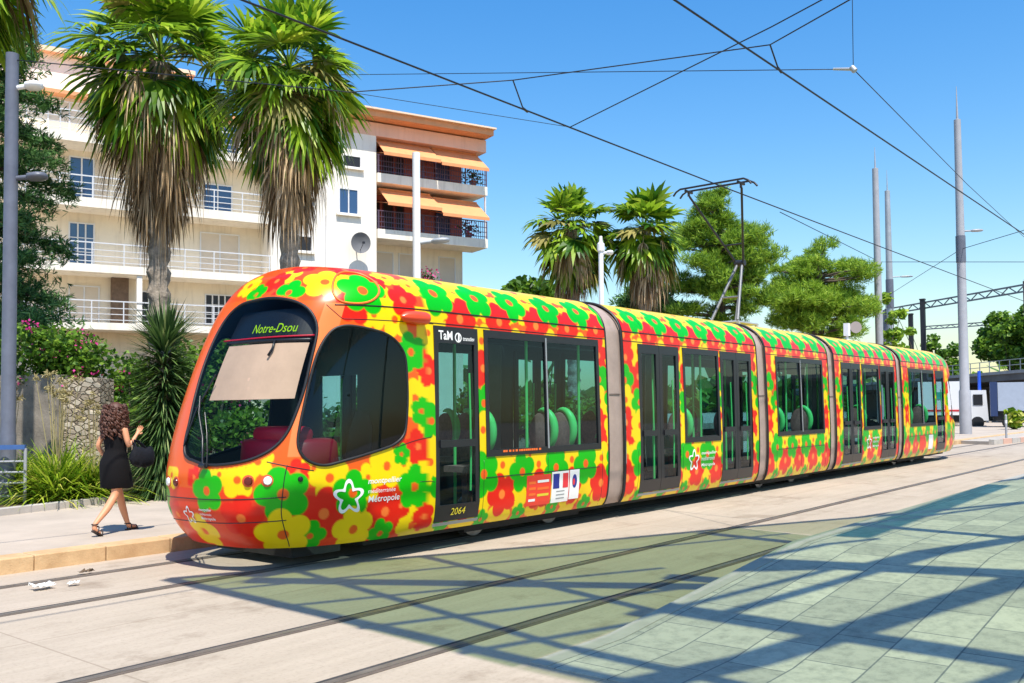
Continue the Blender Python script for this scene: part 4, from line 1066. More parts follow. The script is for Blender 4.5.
def fan_leaf(b, base, d, Lp, Lb, nb, sag, droop, r, spread=1.95, wid=1.0, pet=True, mat=0):
    base = Vector(base); d = Vector(d).normalized(); Z = Vector((0,0,1))
    pts = [base+d*Lp*k/4-Z*sag*Lp*(k/4)**2 for k in range(5)]
    if pet: b.tube(pts, [.022,.02,.018,.016,.014], 4, mat, cap=False)
    hub = pts[-1]; e = (pts[-1]-pts[-2]).normalized()
    side = e.cross(Z)
    if side.length < .15: side = Vector((math.cos(r.random()*6.28), math.sin(r.random()*6.28), 0))
    side.normalize(); n = side.cross(e)
    tw = r.uniform(-.35,.35); side = (side*math.cos(tw)+n*math.sin(tw)); n = side.cross(e)
    for k in range(nb):
        ph = -spread+2*spread*k/(nb-1)+r.uniform(-.03,.03)
        dr = e*math.cos(ph)+side*math.sin(ph)+n*(.18*abs(math.sin(ph))+ (.06 if k % 2 else -.06))
        dr.normalize(); L = Lb*(1-.22*(abs(ph)/spread)**2)*r.uniform(.9,1.08)
        sd2 = dr.cross(n).normalized(); w_ = L*2*spread/nb*.42*wid
        dd = droop*r.uniform(.7,1.35)
        P = lambda s: hub+dr*L*s*(1-.25*dd*s*s)-Z*dd*L*(s**2.4)
        a0, a1, a2, a3 = P(.05), P(.45), P(.75), P(1.0)
        b.add([a0-sd2*w_*.15, a0+sd2*w_*.15, a1+sd2*w_*.72+n*w_*.18, a1-sd2*w_*.72-n*w_*.18, a2+sd2*w_*.42, a2-sd2*w_*.42, a3+sd2*w_*.03, a3-sd2*w_*.03],
              [(0,1,2,3),(3,2,4,5),(5,4,6,7)], mat)

def palm(label, base, zc, R, skirt, ngreen, ndead, seed, trunk_r=.26, group=None, nb=28, skw=1.0, crown_h=1.0):
    r = random.Random(seed); o = thing('fan_palm', label, 'palm tree', base, 0, group)
    b = MB(); n = 18; rings = []; H = zc
    for i in range(60):
        z = H*i/59; rr = trunk_r*(1.25-.25*min(1, z/1.5))*(.86+.24*((i*7) % 3)/2); off = r.uniform(-.02,.02)
        rings.append([((rr*(1+.10*math.sin(3*q+i*2.1)+r.uniform(-.06,.06)))*math.cos(q)+off, (rr*(1+.10*math.sin(3*q+i*2.1)))*math.sin(q), z) for q in np.linspace(0,2*PI,n,endpoint=False)])
    b.loft(rings); b.build('trunk', M['palmtrunk'], o, smooth=50)
    b = MB(); gold = 2.39996
    for i in range(ngreen):
        f = i/(ngreen-1); el = R_(84)-f**.85*R_(150)+r.uniform(-.25,.25); az = i*gold+r.uniform(-.3,.3)
        d = Vector((math.cos(el)*math.cos(az), math.cos(el)*math.sin(az), math.sin(el)))
        Lp = R*r.uniform(.36,.66); Lb = R*r.uniform(.46,.62)
        fan_leaf(b, (0,0,zc+.25*crown_h*(1-f)), d, Lp, Lb, nb, .12+.25*f, .13+.30*f+r.uniform(-.08,.20), r, wid=1.4, mat=0 if r.random() > .12*f+.02 else 1)
    b.build('crown', [M['palmgreen'], M['palmold']], o)
    b = MB()
    for i in range(ndead):
        f = (i+.5)/ndead; z0 = zc+.10-(skirt+.1)*.80*f+r.uniform(-.1,.1); az = i*gold+r.uniform(-.5,.5)
        rad = R*.50*skw*(1-.80*f)*r.uniform(.5,1.0)+trunk_r*.7
        el = R_(-18-50*f)+r.uniform(-.25,.25)
        d = Vector((math.cos(el)*math.cos(az), math.cos(el)*math.sin(az), math.sin(el)))
        fan_leaf(b, (trunk_r*.7*math.cos(az), trunk_r*.7*math.sin(az), z0+.15), d, rad*.95, R*.36*r.uniform(.5,1.3), max(9, nb//2), .5, r.uniform(.7,1.3), r, spread=r.uniform(.5,1.1), wid=.8, pet=(i % 2 == 0))
    b.build('dead_skirt', M['palmdead'], o)
    return o
palm('tall fan palm left of its twin, brown skirt of dead fronds hanging low', (11.6,20.16,0.2), 9.75, 2.3, 3.6, 62, 120, 3, .24)
palm('tall fan palm in front of the white wall, right of its twin', (12.36,16.25,0.2), 8.75, 1.85, 3.1, 58, 110, 5, .20)
palm('fan palm whose hanging fronds enter at the top left corner', (6.55,19.35,0.2), 10.9, 2.3, 2.0, 34, 50, 9, .25)
palm('smaller fan palm behind the tram roof, left of the pair', (36.5,26.0,0.1), 10.2, 2.3, 3.2, 56, 60, 12, .3, nb=16)
palm('smaller fan palm behind the tram roof, beside the round pine', (38.7,23.3,0.1), 10.1, 2.3, 3.0, 56, 60, 13, .3, nb=16)

def tuft(b, p, L, n, r, mat=0, wid=.10, up=.25):
    p = Vector(p); ax = Vector((r.gauss(0,1), r.gauss(0,1), r.gauss(0,.8)+up)).normalized()
    for k in range(n):
        d = (ax+Vector((r.gauss(0,.45), r.gauss(0,.45), r.gauss(0,.45)))).normalized(); s = d.cross(Vector((r.gauss(0,1),r.gauss(0,1),r.gauss(0,1)))).normalized()
        q = p+d*L*r.uniform(.7,1.2); b.add([p-s*L*wid*.4, p+s*L*wid*.4, p.lerp(q,.6)+s*L*wid, q, p.lerp(q,.6)-s*L*wid], [(0,1,2,3,4)], mat)

def limb(b, p, q, r0, r1, r, bend=.15, n=6):
    p = Vector(p); q = Vector(q); L = (q-p).length; off = Vector((r.gauss(0,1), r.gauss(0,1), r.gauss(0,.4)))*L*bend
    pts = [p.lerp(q, k/n)+off*math.sin(PI*k/n) for k in range(n+1)]
    b.tube(pts, [r0+(r1-r0)*k/n for k in range(n+1)], 8)

def conifer(label, base, H, clumps, tuftL, nt_, seed, m, name='pine_tree', cat='pine tree', trunk_r=.28, nn=7, wid=.09, lean=(0,0), zb=.45, up=.25):
    r = random.Random(seed); o = thing(name, label, cat, base)
    b = MB(); top = Vector((lean[0], lean[1], H*.92)); limb(b, (0,0,-.1), top, trunk_r, trunk_r*.25, r, .02, 10)
    for c, rad, k in clumps:
        zt = min(H*.85, max(H*.25, c[2]-rad[0]*.5)); st = Vector((0,0,0)).lerp(top, zt/top.z)
        limb(b, st, Vector(c)-Vector((0,0,rad[2]*.3)), trunk_r*.32, .03, r, .08)
    b.build('trunk', M['bark'], o, smooth=60)
    b = MB()
    for c, rad, k in clumps:
        for i in range(int(nt_*k)):
            u = Vector((r.gauss(0,1), r.gauss(0,1), r.gauss(0,1))).normalized()*(r.random()**.4)
            tuft(b, (c[0]+u.x*rad[0], c[1]+u.y*rad[1], c[2]+u.z*rad[2]), tuftL, nn, r, 0, wid, up)
    b.build('crown', m, o); return o
def clumpset(r, n, cx, cz, W_, H_, rmin, rmax, flat=.55):
    out = []
    for i in range(n):
        u = r.uniform(-1,1); v = r.uniform(-1,1); w_ = r.uniform(-1,1)
        while u*u+v*v+w_*w_ > 1: u = r.uniform(-1,1); v = r.uniform(-1,1); w_ = r.uniform(-1,1)
        q = r.uniform(rmin, rmax); out.append(((cx+u*W_, w_*W_, cz+v*H_), (q, q, q*flat), q/rmax))
    return out
r_ = random.Random(21)
cl = clumpset(r_, 52, 0, 10.9, 3.1, 3.0, .55, 1.05, .5) + clumpset(r_, 10, -.6, 13.5, 1.3, 1.1, .45, .75, .6) + clumpset(r_, 14, 1.9, 10.8, 2.0, 1.7, .5, .9, .5) + clumpset(r_, 24, .2, 7.8, 3.0, 1.7, .5, 1.0, .5)
conifer('round green pine rising behind the tram pantograph', (50.2,25.0,0), 14.6, cl, .40, 135, 31, M['pinegreen'], trunk_r=.3, wid=.045, nn=7, up=.8)
cl = clumpset(r_, 46, .2, 9.5, 3.2, 2.7, .55, 1.05, .5) + clumpset(r_, 34, .6, 7.2, 4.2, 1.7, .5, 1.0, .5)+clumpset(r_, 12, -2.8, 8.2, 1.6, 1.3, .5, .9, .5)+[((x_,y_,z_),(q_,q_,q_*.6),q_) for x_,y_,z_,q_ in ((.2,0,11.6,.8),(-.9,.2,10.7,1.0),(.7,-.2,10.6,1.0),(1.4,-1.2,9.9,1.0),(-.4,.6,9.6,1.2),(.9,-1.0,9.0,1.2),(2.0,-1.6,8.9,1.0),(-1.6,1.2,9.3,1.0),(2.2,-2.4,8.0,1.1),(.3,-.3,8.3,1.3))]
conifer('broad pale green pine right of the pantograph, behind the rear cars', (58.7,22.6,0), 11.8, cl, .40, 135, 32, M['pinelight'], trunk_r=.3, wid=.045, nn=7, up=.8)
cl = clumpset(r_, 18, 0, 8.0, 1.7, 2.2, .6, 1.0)
conifer('dark low pine between the fan palms and the round pine', (51.5,30.5,0), 11.0, cl, .55, 60, 33, M['cedar'], trunk_r=.25)
# cedar left of the palms, layered branches
r_ = random.Random(5); o = thing('cedar_tree', 'dark blue-green cedar with layered branches at left of building', 'cedar tree', (8.9,23.0,.2))
b = MB(); limb(b, (0,0,0), (.1,0,12.3), .30, .05, r_, .01, 10); bf = MB()
for i in range(46):
    z = 3.6+8.0*i/45; L = (2.5-1.3*(i/45))*r_.uniform(.6,1.05); az = i*2.4+r_.uniform(-.4,.4)
    tip = Vector((math.cos(az)*L, math.sin(az)*L, z-.35)); st = Vector((0,0,z)); limb(b, st, tip, .06, .012, r_, .04)
    sd3 = Vector((-math.sin(az), math.cos(az), 0))
    for k in range(int(420*L/2.5)):
        f_ = r_.uniform(.18,1.05); p = st.lerp(tip, f_)+sd3*r_.gauss(0,.36*L/2.5+.06)+Vector((0,0,r_.gauss(0,.09)-.25*f_*abs(r_.gauss(0,.5))))
        tuft(bf, p, .20, 6, r_, 0, .06, .3)
b.build('trunk', M['bark'], o, smooth=60); bf.build('crown', M['cedar'], o)

def shrub(name, label, cat, base, blobs, m, size, n, seed, stem=True, flowers=0, long=1.6, group=None, fm=None):
    r = random.Random(seed); o = thing(name, label, cat, base, 0, group); mats = [m]+([fm] if fm else [])
    b = MB()
    for c, rad in blobs:
        k_ = int(n*rad[0]*rad[1]*rad[2]/.4+40)
        for i in range(k_):
            u = Vector((r.gauss(0,1), r.gauss(0,1), r.gauss(0,1))).normalized()*(r.random()**.30)*r.uniform(.85,1.12)
            leafcard(b, (c[0]+u.x*rad[0], c[1]+u.y*rad[1], c[2]+u.z*rad[2]), size*r.uniform(.6,1.3), 0, long, r)
        for i in range(int(flowers*k_)):
            u = Vector((r.gauss(0,1), r.gauss(0,1)-.6, r.gauss(0,1))).normalized(); cc = Vector((c[0]+u.x*rad[0], c[1]+u.y*rad[1], c[2]+u.z*rad[2]))
            for k in range(7): leafcard(b, cc+Vector((r.gauss(0,.06), r.gauss(0,.06), r.gauss(0,.05))), size*.8, 1, 1.0, r)
    b.build('foliage', mats, o)
    if stem:
        b = MB()
        for c, rad in blobs: limb(b, (c[0]*.4, c[1]*.4, -.1), (c[0], c[1], c[2]), .05, .015, r, .1)
        b.build('stem', M['bark'], o, smooth=60)
    return o
def blobset(seed, n, W_, D_, z0, z1, ra, rb):
    r = random.Random(seed); return [((r.uniform(-W_,W_), r.uniform(-D_,D_), r.uniform(z0,z1)), (q:=r.uniform(ra,rb), q, q*.8)) for _ in range(n)]
# the bougainvillea spilling over the garden wall
dirv = Vector((.78,-.62,0))
bl = []
for k in range(26):
    u = random.Random(100+k); s = u.uniform(-1.9,2.1); zz = u.uniform(1.1,3.0) if s > -.5 else u.uniform(2.2,3.0)
    q = u.uniform(.35,.62); bl.append(((dirv.x*s+u.uniform(-.2,.2), dirv.y*s+u.uniform(-.2,.2), zz), (q,q,q*.8)))
shrub('bougainvillea', 'bougainvillea with magenta blooms spilling over the garden wall', 'bougainvillea', (9.75,18.1,.2), bl, M['broad'], .075, 1500, 41, flowers=.006, fm=M['magenta'])
bl = blobset(42, 12, .9, .6, .6, 3.0, .4, .65)
shrub('leafy_shrub', 'leafy green shrub between the spiky yucca and the tram front', 'shrub', (10.75,16.6,.2), bl, M['broad'], .08, 1300, 43, flowers=.004, fm=M['magenta'])
bl = blobset(44, 14, 1.3, .6, 1.6, 3.1, .45, .7)
shrub('dark_shrub', 'dark shrub above the wall behind the lamp post', 'shrub', (7.7,20.9,.2), bl, M['cedar'], .13, 600, 45)
bl = blobset(46, 12, 1.6, .9, .8, 2.6, .5, .8)
shrub('leafy_shrub', 'pale green shrub in front of the building at the palm trunk', 'shrub', (12.6,21.5,.2), bl, M['broad'], .14, 500, 47)
# hedge seen through the tram's windows
for i, (x, y, h, lab) in enumerate(((13.6,17.6,1.7,'round hedge bush seen through the cab side window'),(16.6,18.6,2.0,'round hedge bush seen through the first car windows'),(20.4,19.6,1.8,'round hedge bush seen through the second car doors'),(24.6,20.4,2.1,'round hedge bush seen through the middle car windows'),(29.5,20.6,1.9,'round hedge bush seen through the fourth car doors'))):
    shrub('hedge_bush', lab, 'hedge', (x,y,.2), blobset(60+i, 8, 1.3, .5, .5, h, .5, .75), M['broad'], .16, 300, 70+i, group='hedge bushes behind the tram')
shrub('round_tree', 'low round green tree beyond the first car roof, left of the palms', 'tree', (39.2,30.7,0), [((0,0,7.4),(1.8,1.8,1.3)),((-1.2,.5,7.0),(1.2,1.2,1.0)),((1.3,-.3,7.1),(1.2,1.2,1.0)),((0,0,5.6),(1.7,1.7,1.2))], M['broad'], .30, 160, 48)
# big trees beyond the bridge
def broadtree(label, base, H, W_, seed, m=M['broad'], size=.30, n=42):
    r = random.Random(seed); bl = []
    for k in range(n):
        u = Vector((r.gauss(0,1), r.gauss(0,1), r.gauss(0,1))).normalized()*(r.random()**.45)
        q = r.uniform(.14,.24)*W_*1.5; bl.append(((u.x*W_, u.y*W_, H*.62+u.z*H*.34), (q,q,q*.75)))
    return shrub('broadleaf_tree', label, 'tree', base, bl, m, size*1.25, 60, seed, long=1.4)
broadtree('large broadleaf tree above the bridge at the right edge', (113.0,18.8,0), 14.2, 5.6, 81, n=70)
broadtree('smaller distant tree above the bridge, left of the tall mast', (122,32.0,0), 10.8, 3.4, 82, size=.3, n=26)
broadtree('light young tree between the two far masts', (72.5,22.2,0), 11.3, 1.5, 84, M['pinelight'], .25, 16)
# far belt of trees that closes the horizon
b = MB(); r_ = random.Random(90)
for k in range(5200):
    az = r_.uniform(-.35, 1.75); d = r_.uniform(230, 330); z = abs(r_.gauss(0,4.5))+.5
    leafcard(b, (d*math.cos(az), d*math.sin(az), z*(.6+.5*math.sin(az*37)**2)), 4.5, 0, 1.2, r_)
tag(b.build('far_woods', M['broad']), 'far belt of dark green woods closing the horizon', 'woods', kind='stuff')

# yucca column
r_ = random.Random(51); o = thing('yucca', 'tall shaggy column of dark spiky yucca blades by the pavement', 'yucca', (9.14,15.70,.2))
b = MB(); b.tube([(0,0,0),(0,0,1.6),(.03,0,2.9)], [.16,.14,.10], 12); b.build('trunk', M['palmtrunk'], o, smooth=60)
b = MB()
for i in range(3000):
    f = r_.random(); z = .25+2.65*f; az = r_.uniform(0, 2*PI); el = (R_(-30)+R_(48)*f**1.5)+r_.gauss(0,.22)
    if f > .9: el = r_.uniform(.2,1.5)
    d = Vector((math.cos(el)*math.cos(az), math.cos(el)*math.sin(az), math.sin(el))); L = r_.uniform(.58,.92)*(1.0 if f < .9 else 1.05); s = d.cross(Vector((0,0,1))).normalized()*.017
    p = Vector((.08*math.cos(az), .08*math.sin(az), z)); q = p+d*L-Vector((0,0,.05+.08*(1-f))); m_ = p.lerp(q,.5)+Vector((0,0,.03))
    b.add([p-s, p+s, m_+s*1.0, m_-s*1.0, q], [(0,1,2,3),(3,2,4)])
b.build('blades', M['yucca'], o)
# strap-leaved clumps in the bed
for i, (x, y, sc, lab) in enumerate(((7.55,16.45,1.5,'yellow-green strap-leaved clump right beside the barrier end'),(7.05,17.25,1.4,'strap-leaved clump directly behind the barrier'),(8.15,16.35,1.25,'strap-leaved clump behind the walking woman'),(7.9,17.1,1.5,'strap-leaved clump close to the stone wall'),(6.3,18.0,1.3,'strap-leaved clump at the left frame edge behind the barrier'))):
    r_ = random.Random(200+i); o = thing('strap_leaf_plant', lab, 'plant', (x,y,.2), 0, 'strap-leaved clumps in the garden bed'); b = MB()
    for k in range(560):
        az = r_.uniform(0,2*PI); el = r_.uniform(.35,1.45); L = sc*r_.uniform(.7,1.15); d = Vector((math.cos(az)*math.cos(el), math.sin(az)*math.cos(el), math.sin(el)))
        s = Vector((-math.sin(az), math.cos(az), 0))*.014; p0 = Vector((r_.gauss(0,.14), r_.gauss(0,.14), 0)); ds = r_.uniform(.25,.65)
        P = [p0+d*L*t-Vector((0,0,ds*L*t*t)) + Vector((math.cos(az),math.sin(az),0))*.18*L*t*t for t in (0,.35,.7,1)]
        b.add([P[0]-s,P[0]+s,P[1]+s,P[1]-s,P[2]+s*.8,P[2]-s*.8,P[3]], [(0,1,2,3),(3,2,4,5),(5,4,6)])
    b.build('leaves', M['agap'], o); b = MB()
    for k in range(9):
        az = r_.uniform(0,2*PI); t = r_.uniform(.1,.35); top = Vector((math.cos(az)*t, math.sin(az)*t, sc*r_.uniform(1.15,1.5))); b.tube([(0,0,0), top*.6, top], [.008,.007,.005], 4)
        for q in range(22): tuft(b, top+Vector((r_.gauss(0,.03),r_.gauss(0,.03),r_.gauss(0,.03))), .07, 2, r_, 0, .12)
    b.build('flower_stalks', M['dryflower'], o)

# ================================================================== GARDEN WALL, BARRIER, PAVEMENT FURNITURE
def stone_mat():
    m, t, out = nt('rubble_stone'); tc = nd(t, 'ShaderNodeTexCoord'); p = nd(t, 'ShaderNodeBsdfPrincipled'); p.inputs['Roughness'].default_value = .9
    mp = nd(t, 'ShaderNodeMapping'); mp.inputs['Scale'].default_value = (7,7,12); t.links.new(tc.outputs['Object'], mp.inputs['Vector'])
    v = nd(t, 'ShaderNodeTexVoronoi'); v.inputs['Scale'].default_value = 1.0; t.links.new(mp.outputs['Vector'], v.inputs['Vector'])
    e = nd(t, 'ShaderNodeTexVoronoi'); e.feature = 'DISTANCE_TO_EDGE'; t.links.new(mp.outputs['Vector'], e.inputs['Vector']); e.inputs['Scale'].default_value = 1.0
    sx = nd(t, 'ShaderNodeSeparateColor'); t.links.new(v.outputs['Color'], sx.inputs['Color'])
    r = nd(t, 'ShaderNodeValToRGB'); r.color_ramp.elements[0].color = (.26,.20,.14,1); r.color_ramp.elements[1].color = (.58,.50,.38,1); t.links.new(sx.outputs[0], r.inputs['Fac'])
    r2 = nd(t, 'ShaderNodeValToRGB'); r2.color_ramp.elements[0].position = .0; r2.color_ramp.elements[0].color = (.50,.46,.42,1); r2.color_ramp.elements[1].position = .14; r2.color_ramp.elements[1].color = (1,1,1,1); t.links.new(e.outputs['Distance'], r2.inputs['Fac'])
    mu = nd(t, 'ShaderNodeMixRGB'); mu.blend_type = 'MULTIPLY'; mu.inputs['Fac'].default_value = 1; t.links.new(r.outputs['Color'], mu.inputs[1]); t.links.new(r2.outputs['Color'], mu.inputs[2])
    t.links.new(mu.outputs['Color'], p.inputs['Base Color'])
    bm = nd(t, 'ShaderNodeBump'); bm.inputs['Strength'].default_value = 1; bm.inputs['Distance'].default_value = .06; t.links.new(r2.outputs['Color'], bm.inputs['Height']); t.links.new(bm.outputs['Normal'], p.inputs['Normal'])
    t.links.new(p.outputs['BSDF'], out.inputs['Surface']); return m
gw_ = thing('garden_wall', 'low grey garden wall ending in a rough rubble stone pier', 'wall', (8.1,19.2,.15))
wang = math.atan2(-.86,.51)   # runs roughly across the view
wd_ = Vector((.61,-.79,0)); wn_ = Vector((.79,.61,0))
def wallseg(s0, s1, th, h, name, m, jag=0.0, seed=1):
    r = random.Random(seed); b = MB(); n = max(2, int((s1-s0)/.22)); 
    top = [h+r.uniform(-jag,jag) for _ in range(n+1)]; rings = []
    for i in range(n+1):
        c = wd_*(s0+(s1-s0)*i/n); a_ = c-wn_*(th/2+r.uniform(0,jag)); d_ = c+wn_*th/2
        rings.append([(a_.x,a_.y,0),(a_.x,a_.y,h*.5),(a_.x,a_.y,top[i]),(d_.x,d_.y,top[i]),(d_.x,d_.y,0)])
    b.loft(rings); return b.build(name, m, gw_)
wallseg(-9, 1.0, .3, 2.33, 'plastered_wall', mat('grey_shaded_stained_plaster', (.24,.205,.165), .9, var=.45, vscale=2.2, bump=.4))  # plaster colour darkened to carry the shade on the wall
wallseg(-9, .57, .38, 2.40, 'coping', mat('coping_stone', (.45,.41,.35), .85, var=.2)) if False else None
wallseg(1.01, 1.75, .55, 2.28, 'stone_pier', stone_mat(), .05, 4)
# steel barrier at the left edge
ba = thing('barrier', 'pale steel pedestrian barrier with blue top rail at left', 'barrier', (6.55,16.62,.165))
b1 = Vector((.40,-.36,0)); b0 = b1-Vector((.70,-.72,0)).normalized()*2.4; dB = (b1-b0)
b = MB()
for p in (b0, b0+dB*.5, b1): b.tube([(p.x,p.y,0),(p.x,p.y,.98)], .028, 10)
for z in (.18,.40,.58,.76): b.tube([(b0.x,b0.y,z),(b1.x,b1.y,z)], .018, 8)
b.build('bars', M['palepole'], ba, smooth=60)
b = MB(); b.beam((b0.x,b0.y,1.0),(b1.x,b1.y,1.0), .07, .075); b.build('top_rail', mat('blue_paint', srgb(60,95,150), .5, var=.15), ba)
# litter
pm = mat('crumpled_paper', (.78,.78,.76), .8)
for i, (x, y, s, lab) in enumerate(((4.22,9.46,.10,'crumpled white paper lying on the rail at left'),(4.50,9.40,.05,'small white paper scrap right of the larger one'),(4.9,9.95,.07,'brown scrap of litter under the kerb'))):
    r_ = random.Random(300+i); b = MB(); n = 7; vs = [(s*(a_/n-.5)*2+r_.gauss(0,.01), s*(c_/n-.5)*1.3+r_.gauss(0,.01), .02+abs(r_.gauss(0,s*.22))) for a_ in range(n+1) for c_ in range(n+1)]
    b.add(vs, [(a_*(n+1)+c_, (a_+1)*(n+1)+c_, (a_+1)*(n+1)+c_+1, a_*(n+1)+c_+1) for a_ in range(n) for c_ in range(n)])
    po = b.build('paper_litter', pm if i < 2 else mat('brown_litter', (.12,.08,.05), .9)); po.location = (x,y,.006); tag(po, lab, 'litter')

# ================================================================== MASTS, LAMPS, WIRES
def mast(name, label, cat, base, segs, m, extra=None, group=None):
    o = thing(name, label, cat, base, 0, group); b = MB(); b.tube([(0,0,z) for z, r in segs], [r for z, r in segs], 18); b.build('pole', m, o, smooth=40); return o
def lamp_arm(o, z, d, L, m, tilt=.1):
    d = Vector(d).normalized(); b = MB(); p = d*.05+Vector((0,0,z)); q = d*L*.45+Vector((0,0,z+tilt*.5))
    b.tube([p, q], .045, 8); b.build('arm', m, o, smooth=60)
    e = d*L+Vector((0,0,z+tilt)); s = d.cross(Vector((0,0,1))); b = MB(); rings = []
    for t_, w_, h_ in ((0,.05,.04),(.15,.14,.07),(.6,.17,.08),(.9,.12,.06),(1,.04,.03)):
        c = q.lerp(e, t_); rings.append([c+s*w_*math.cos(a_)+Vector((0,0,h_*math.sin(a_))) for a_ in np.linspace(0,2*PI,14,endpoint=False)])
    b.loft(rings); b.build('lamp_head', m, o, smooth=60)
Rh = Vector((.633,-.774,0))
lp_ = mast('street_lamp', 'thick blue-grey lamp post rising behind the barrier at left', 'street lamp', (6.86,16.73,.16), [(0,.135),(1.2,.13),(1.25,.12),(7.8,.105)], M['bluepole'])
lamp_arm(lp_, 7.2, Rh, .52, M['white'], .05); lamp_arm(lp_, 5.62, Rh, .62, M['bluepole'], .04)
o = mast('catenary_mast', 'tall grey spiked mast nearest the bridge at right', 'mast', (52.8,12.5,0), [(0,.30),(2.4,.29),(2.5,.24),(9,.22),(9.05,.22),(13.4,.19),(16.8,.17),(16.85,.06),(18.6,.012)], M['palepole'])
b = MB(); b.tube([(0,0,9.2),(0,0,10.6)], .245, 18); b.build('dark_sleeve', M['bluepole'], o, smooth=40); lamp_arm(o, 10.85, Rh, 1.2, M['palepole'], .05)
o = mast('catenary_mast', 'grey spiked mast left of two standing behind the rear cars', 'mast', (61.1,19.45,0), [(0,.24),(8,.23),(17.0,.19),(17.05,.05),(18.4,.012)], M['palepole'])
o = mast('catenary_mast', 'darker spiked mast with lamp, right of two behind the rear cars', 'mast', (77.0,23.6,0), [(0,.28),(12,.26),(19.0,.2),(19.05,.05),(20.7,.012)], M['galv']); lamp_arm(o, 12.0, Rh, 1.9, M['galv'], .05)
b = MB(); b.tube([(0,0,9.5),(0,0,11.8)], .3, 18); b.build('dark_sleeve', M['bluepole'], o, smooth=40)
o = mast('street_lamp', 'white lamp mast standing in front of the orange balconies', 'street lamp', (16.9,16.95,.16), [(0,.11),(8.2,.10)], M['white']); lamp_arm(o, 5.85, Rh, .85, M['galv'], .08)
o = mast('street_lamp', 'short white mast behind the first gangway, before the palms', 'street lamp', (24.93,16.63,.16), [(0,.09),(6.6,.08),(6.62,.12),(6.85,.12),(6.9,.06),(7.1,.05)], M['white']); lamp_arm(o, 6.55, Rh, .4, M['white'], .02)
o = thing('signal_post', 'white post with round disc seen from behind above rear cars', 'signal', (48.0,16.9,0)); b = MB(); b.tube([(0,0,0),(0,0,5.6)], .07, 10); b.box(-.16,.16,-.12,.12,5.3,5.95); b.build('post', M['white'], o)
b = MB(); c0 = Vector((.35,-.35,5.75)); b.loft([[c0+Rh*r*math.cos(q)+Vector((0,0,r*math.sin(q)))+Vector((.774,.633,0))*d for q in np.linspace(0,2*PI,22,endpoint=False)] for r, d in ((.05,0),(.30,0),(.30,.04),(.05,.04))]); b.build('disc', mat('brown_grey_disc', (.30,.25,.23), .6), o, smooth=40)
M['wire'] = mat('dark_wire', (.02,.025,.035), .5, .5)
def wire(label, pts, r=.012, sag=0.0, cat='overhead wire'):
    P = []
    for p, q in zip(pts[:-1], pts[1:]):
        p = Vector(p); q = Vector(q)
        for k in range(16): P.append(p.lerp(q, k/16)-Vector((0,0,sag*4*(k/16)*(1-k/16))))
    P.append(Vector(pts[-1])); b = MB(); b.tube(P, r, 6); o = b.build('overhead_wire', M['wire'], smooth=180); tag(o, label, cat, 'overhead wires of the tramway')
wire('contact wire touching the pantograph above the tram', [(-30,9.22,6.56),(18.27,9.22,6.565),(60,9.22,6.75),(110,9.22,6.75)], .014)
wire('contact wire above the empty track nearer the platform', [(-30,5.35,6.58),(110,5.35,6.55)], .014)
wire('span wire from the left lamp post across both contact wires', [(6.86,16.73,7.86),(9.51,10.99,6.69),(11.37,9.22,6.97),(12.38,5.35,6.85),(10.40,2.50,6.60),(8.6,-.5,7.36)], .009)
wire('level stay wire running behind the palms to the insulator', [(15.10,22.07,11.09),(15.97,5.41,7.52)], .008)
wire('vertical hanger above the insulator at upper right', [(15.97,5.41,7.52),(15.94,5.38,9.6)], .007)
wire('stay wire dropping from the insulator to the far right', [(15.97,5.41,7.52),(28,6.4,7.85),(40.28,7.26,8.18)], .009)
wire('diagonal stay from the tram contact wire up to the right', [(12.92,9.22,6.57),(10.9,6.0,5.98),(8.5,2.4,7.30)] if False else [(12.92,9.22,6.57),(12.1,5.2,6.98),(11.6,3.0,7.25)], .009)
wire('faint low wire from the palm crown to the contact wire', [(9.51,10.99,6.69),(12.92,9.22,6.57)], .005)
wire('distant wire crossing between the masts at right', [(38.08,16.16,10.06),(63.32,19.99,11.25),(61.57,11.14,10.10)], .018)
wire('distant wire bending toward the right frame edge', [(77.0,23.6,10.6),(52.8,12.5,9.9),(44.75,6.07,9.6)], .016)
for i, (p, q, lab) in enumerate((((11.37,9.22,6.97),(11.62,9.22,6.58),'short dropper holding the contact wire above the tram'),((12.38,5.35,6.85),(12.64,5.35,6.59),'short dropper holding the nearer contact wire'))):
    b = MB(); b.tube([p,q], .012, 6); b.tube([q, Vector(q)+Vector((.12,0,-.03))], .02, 6); tag(b.build('wire_dropper', M['darkmetal'], smooth=60), lab, 'wire clamp', 'droppers on the overhead wires')
b = MB(); b.tube([(15.97,5.41,7.52),(15.96,5.75,7.60)], [.03,.022], 8); b.tube([(15.97,5.38,7.48),(15.97,5.44,7.56)], .05, 8); tag(b.build('insulator', M['galv'], smooth=60), 'small insulator where three stay wires meet at upper right', 'insulator')

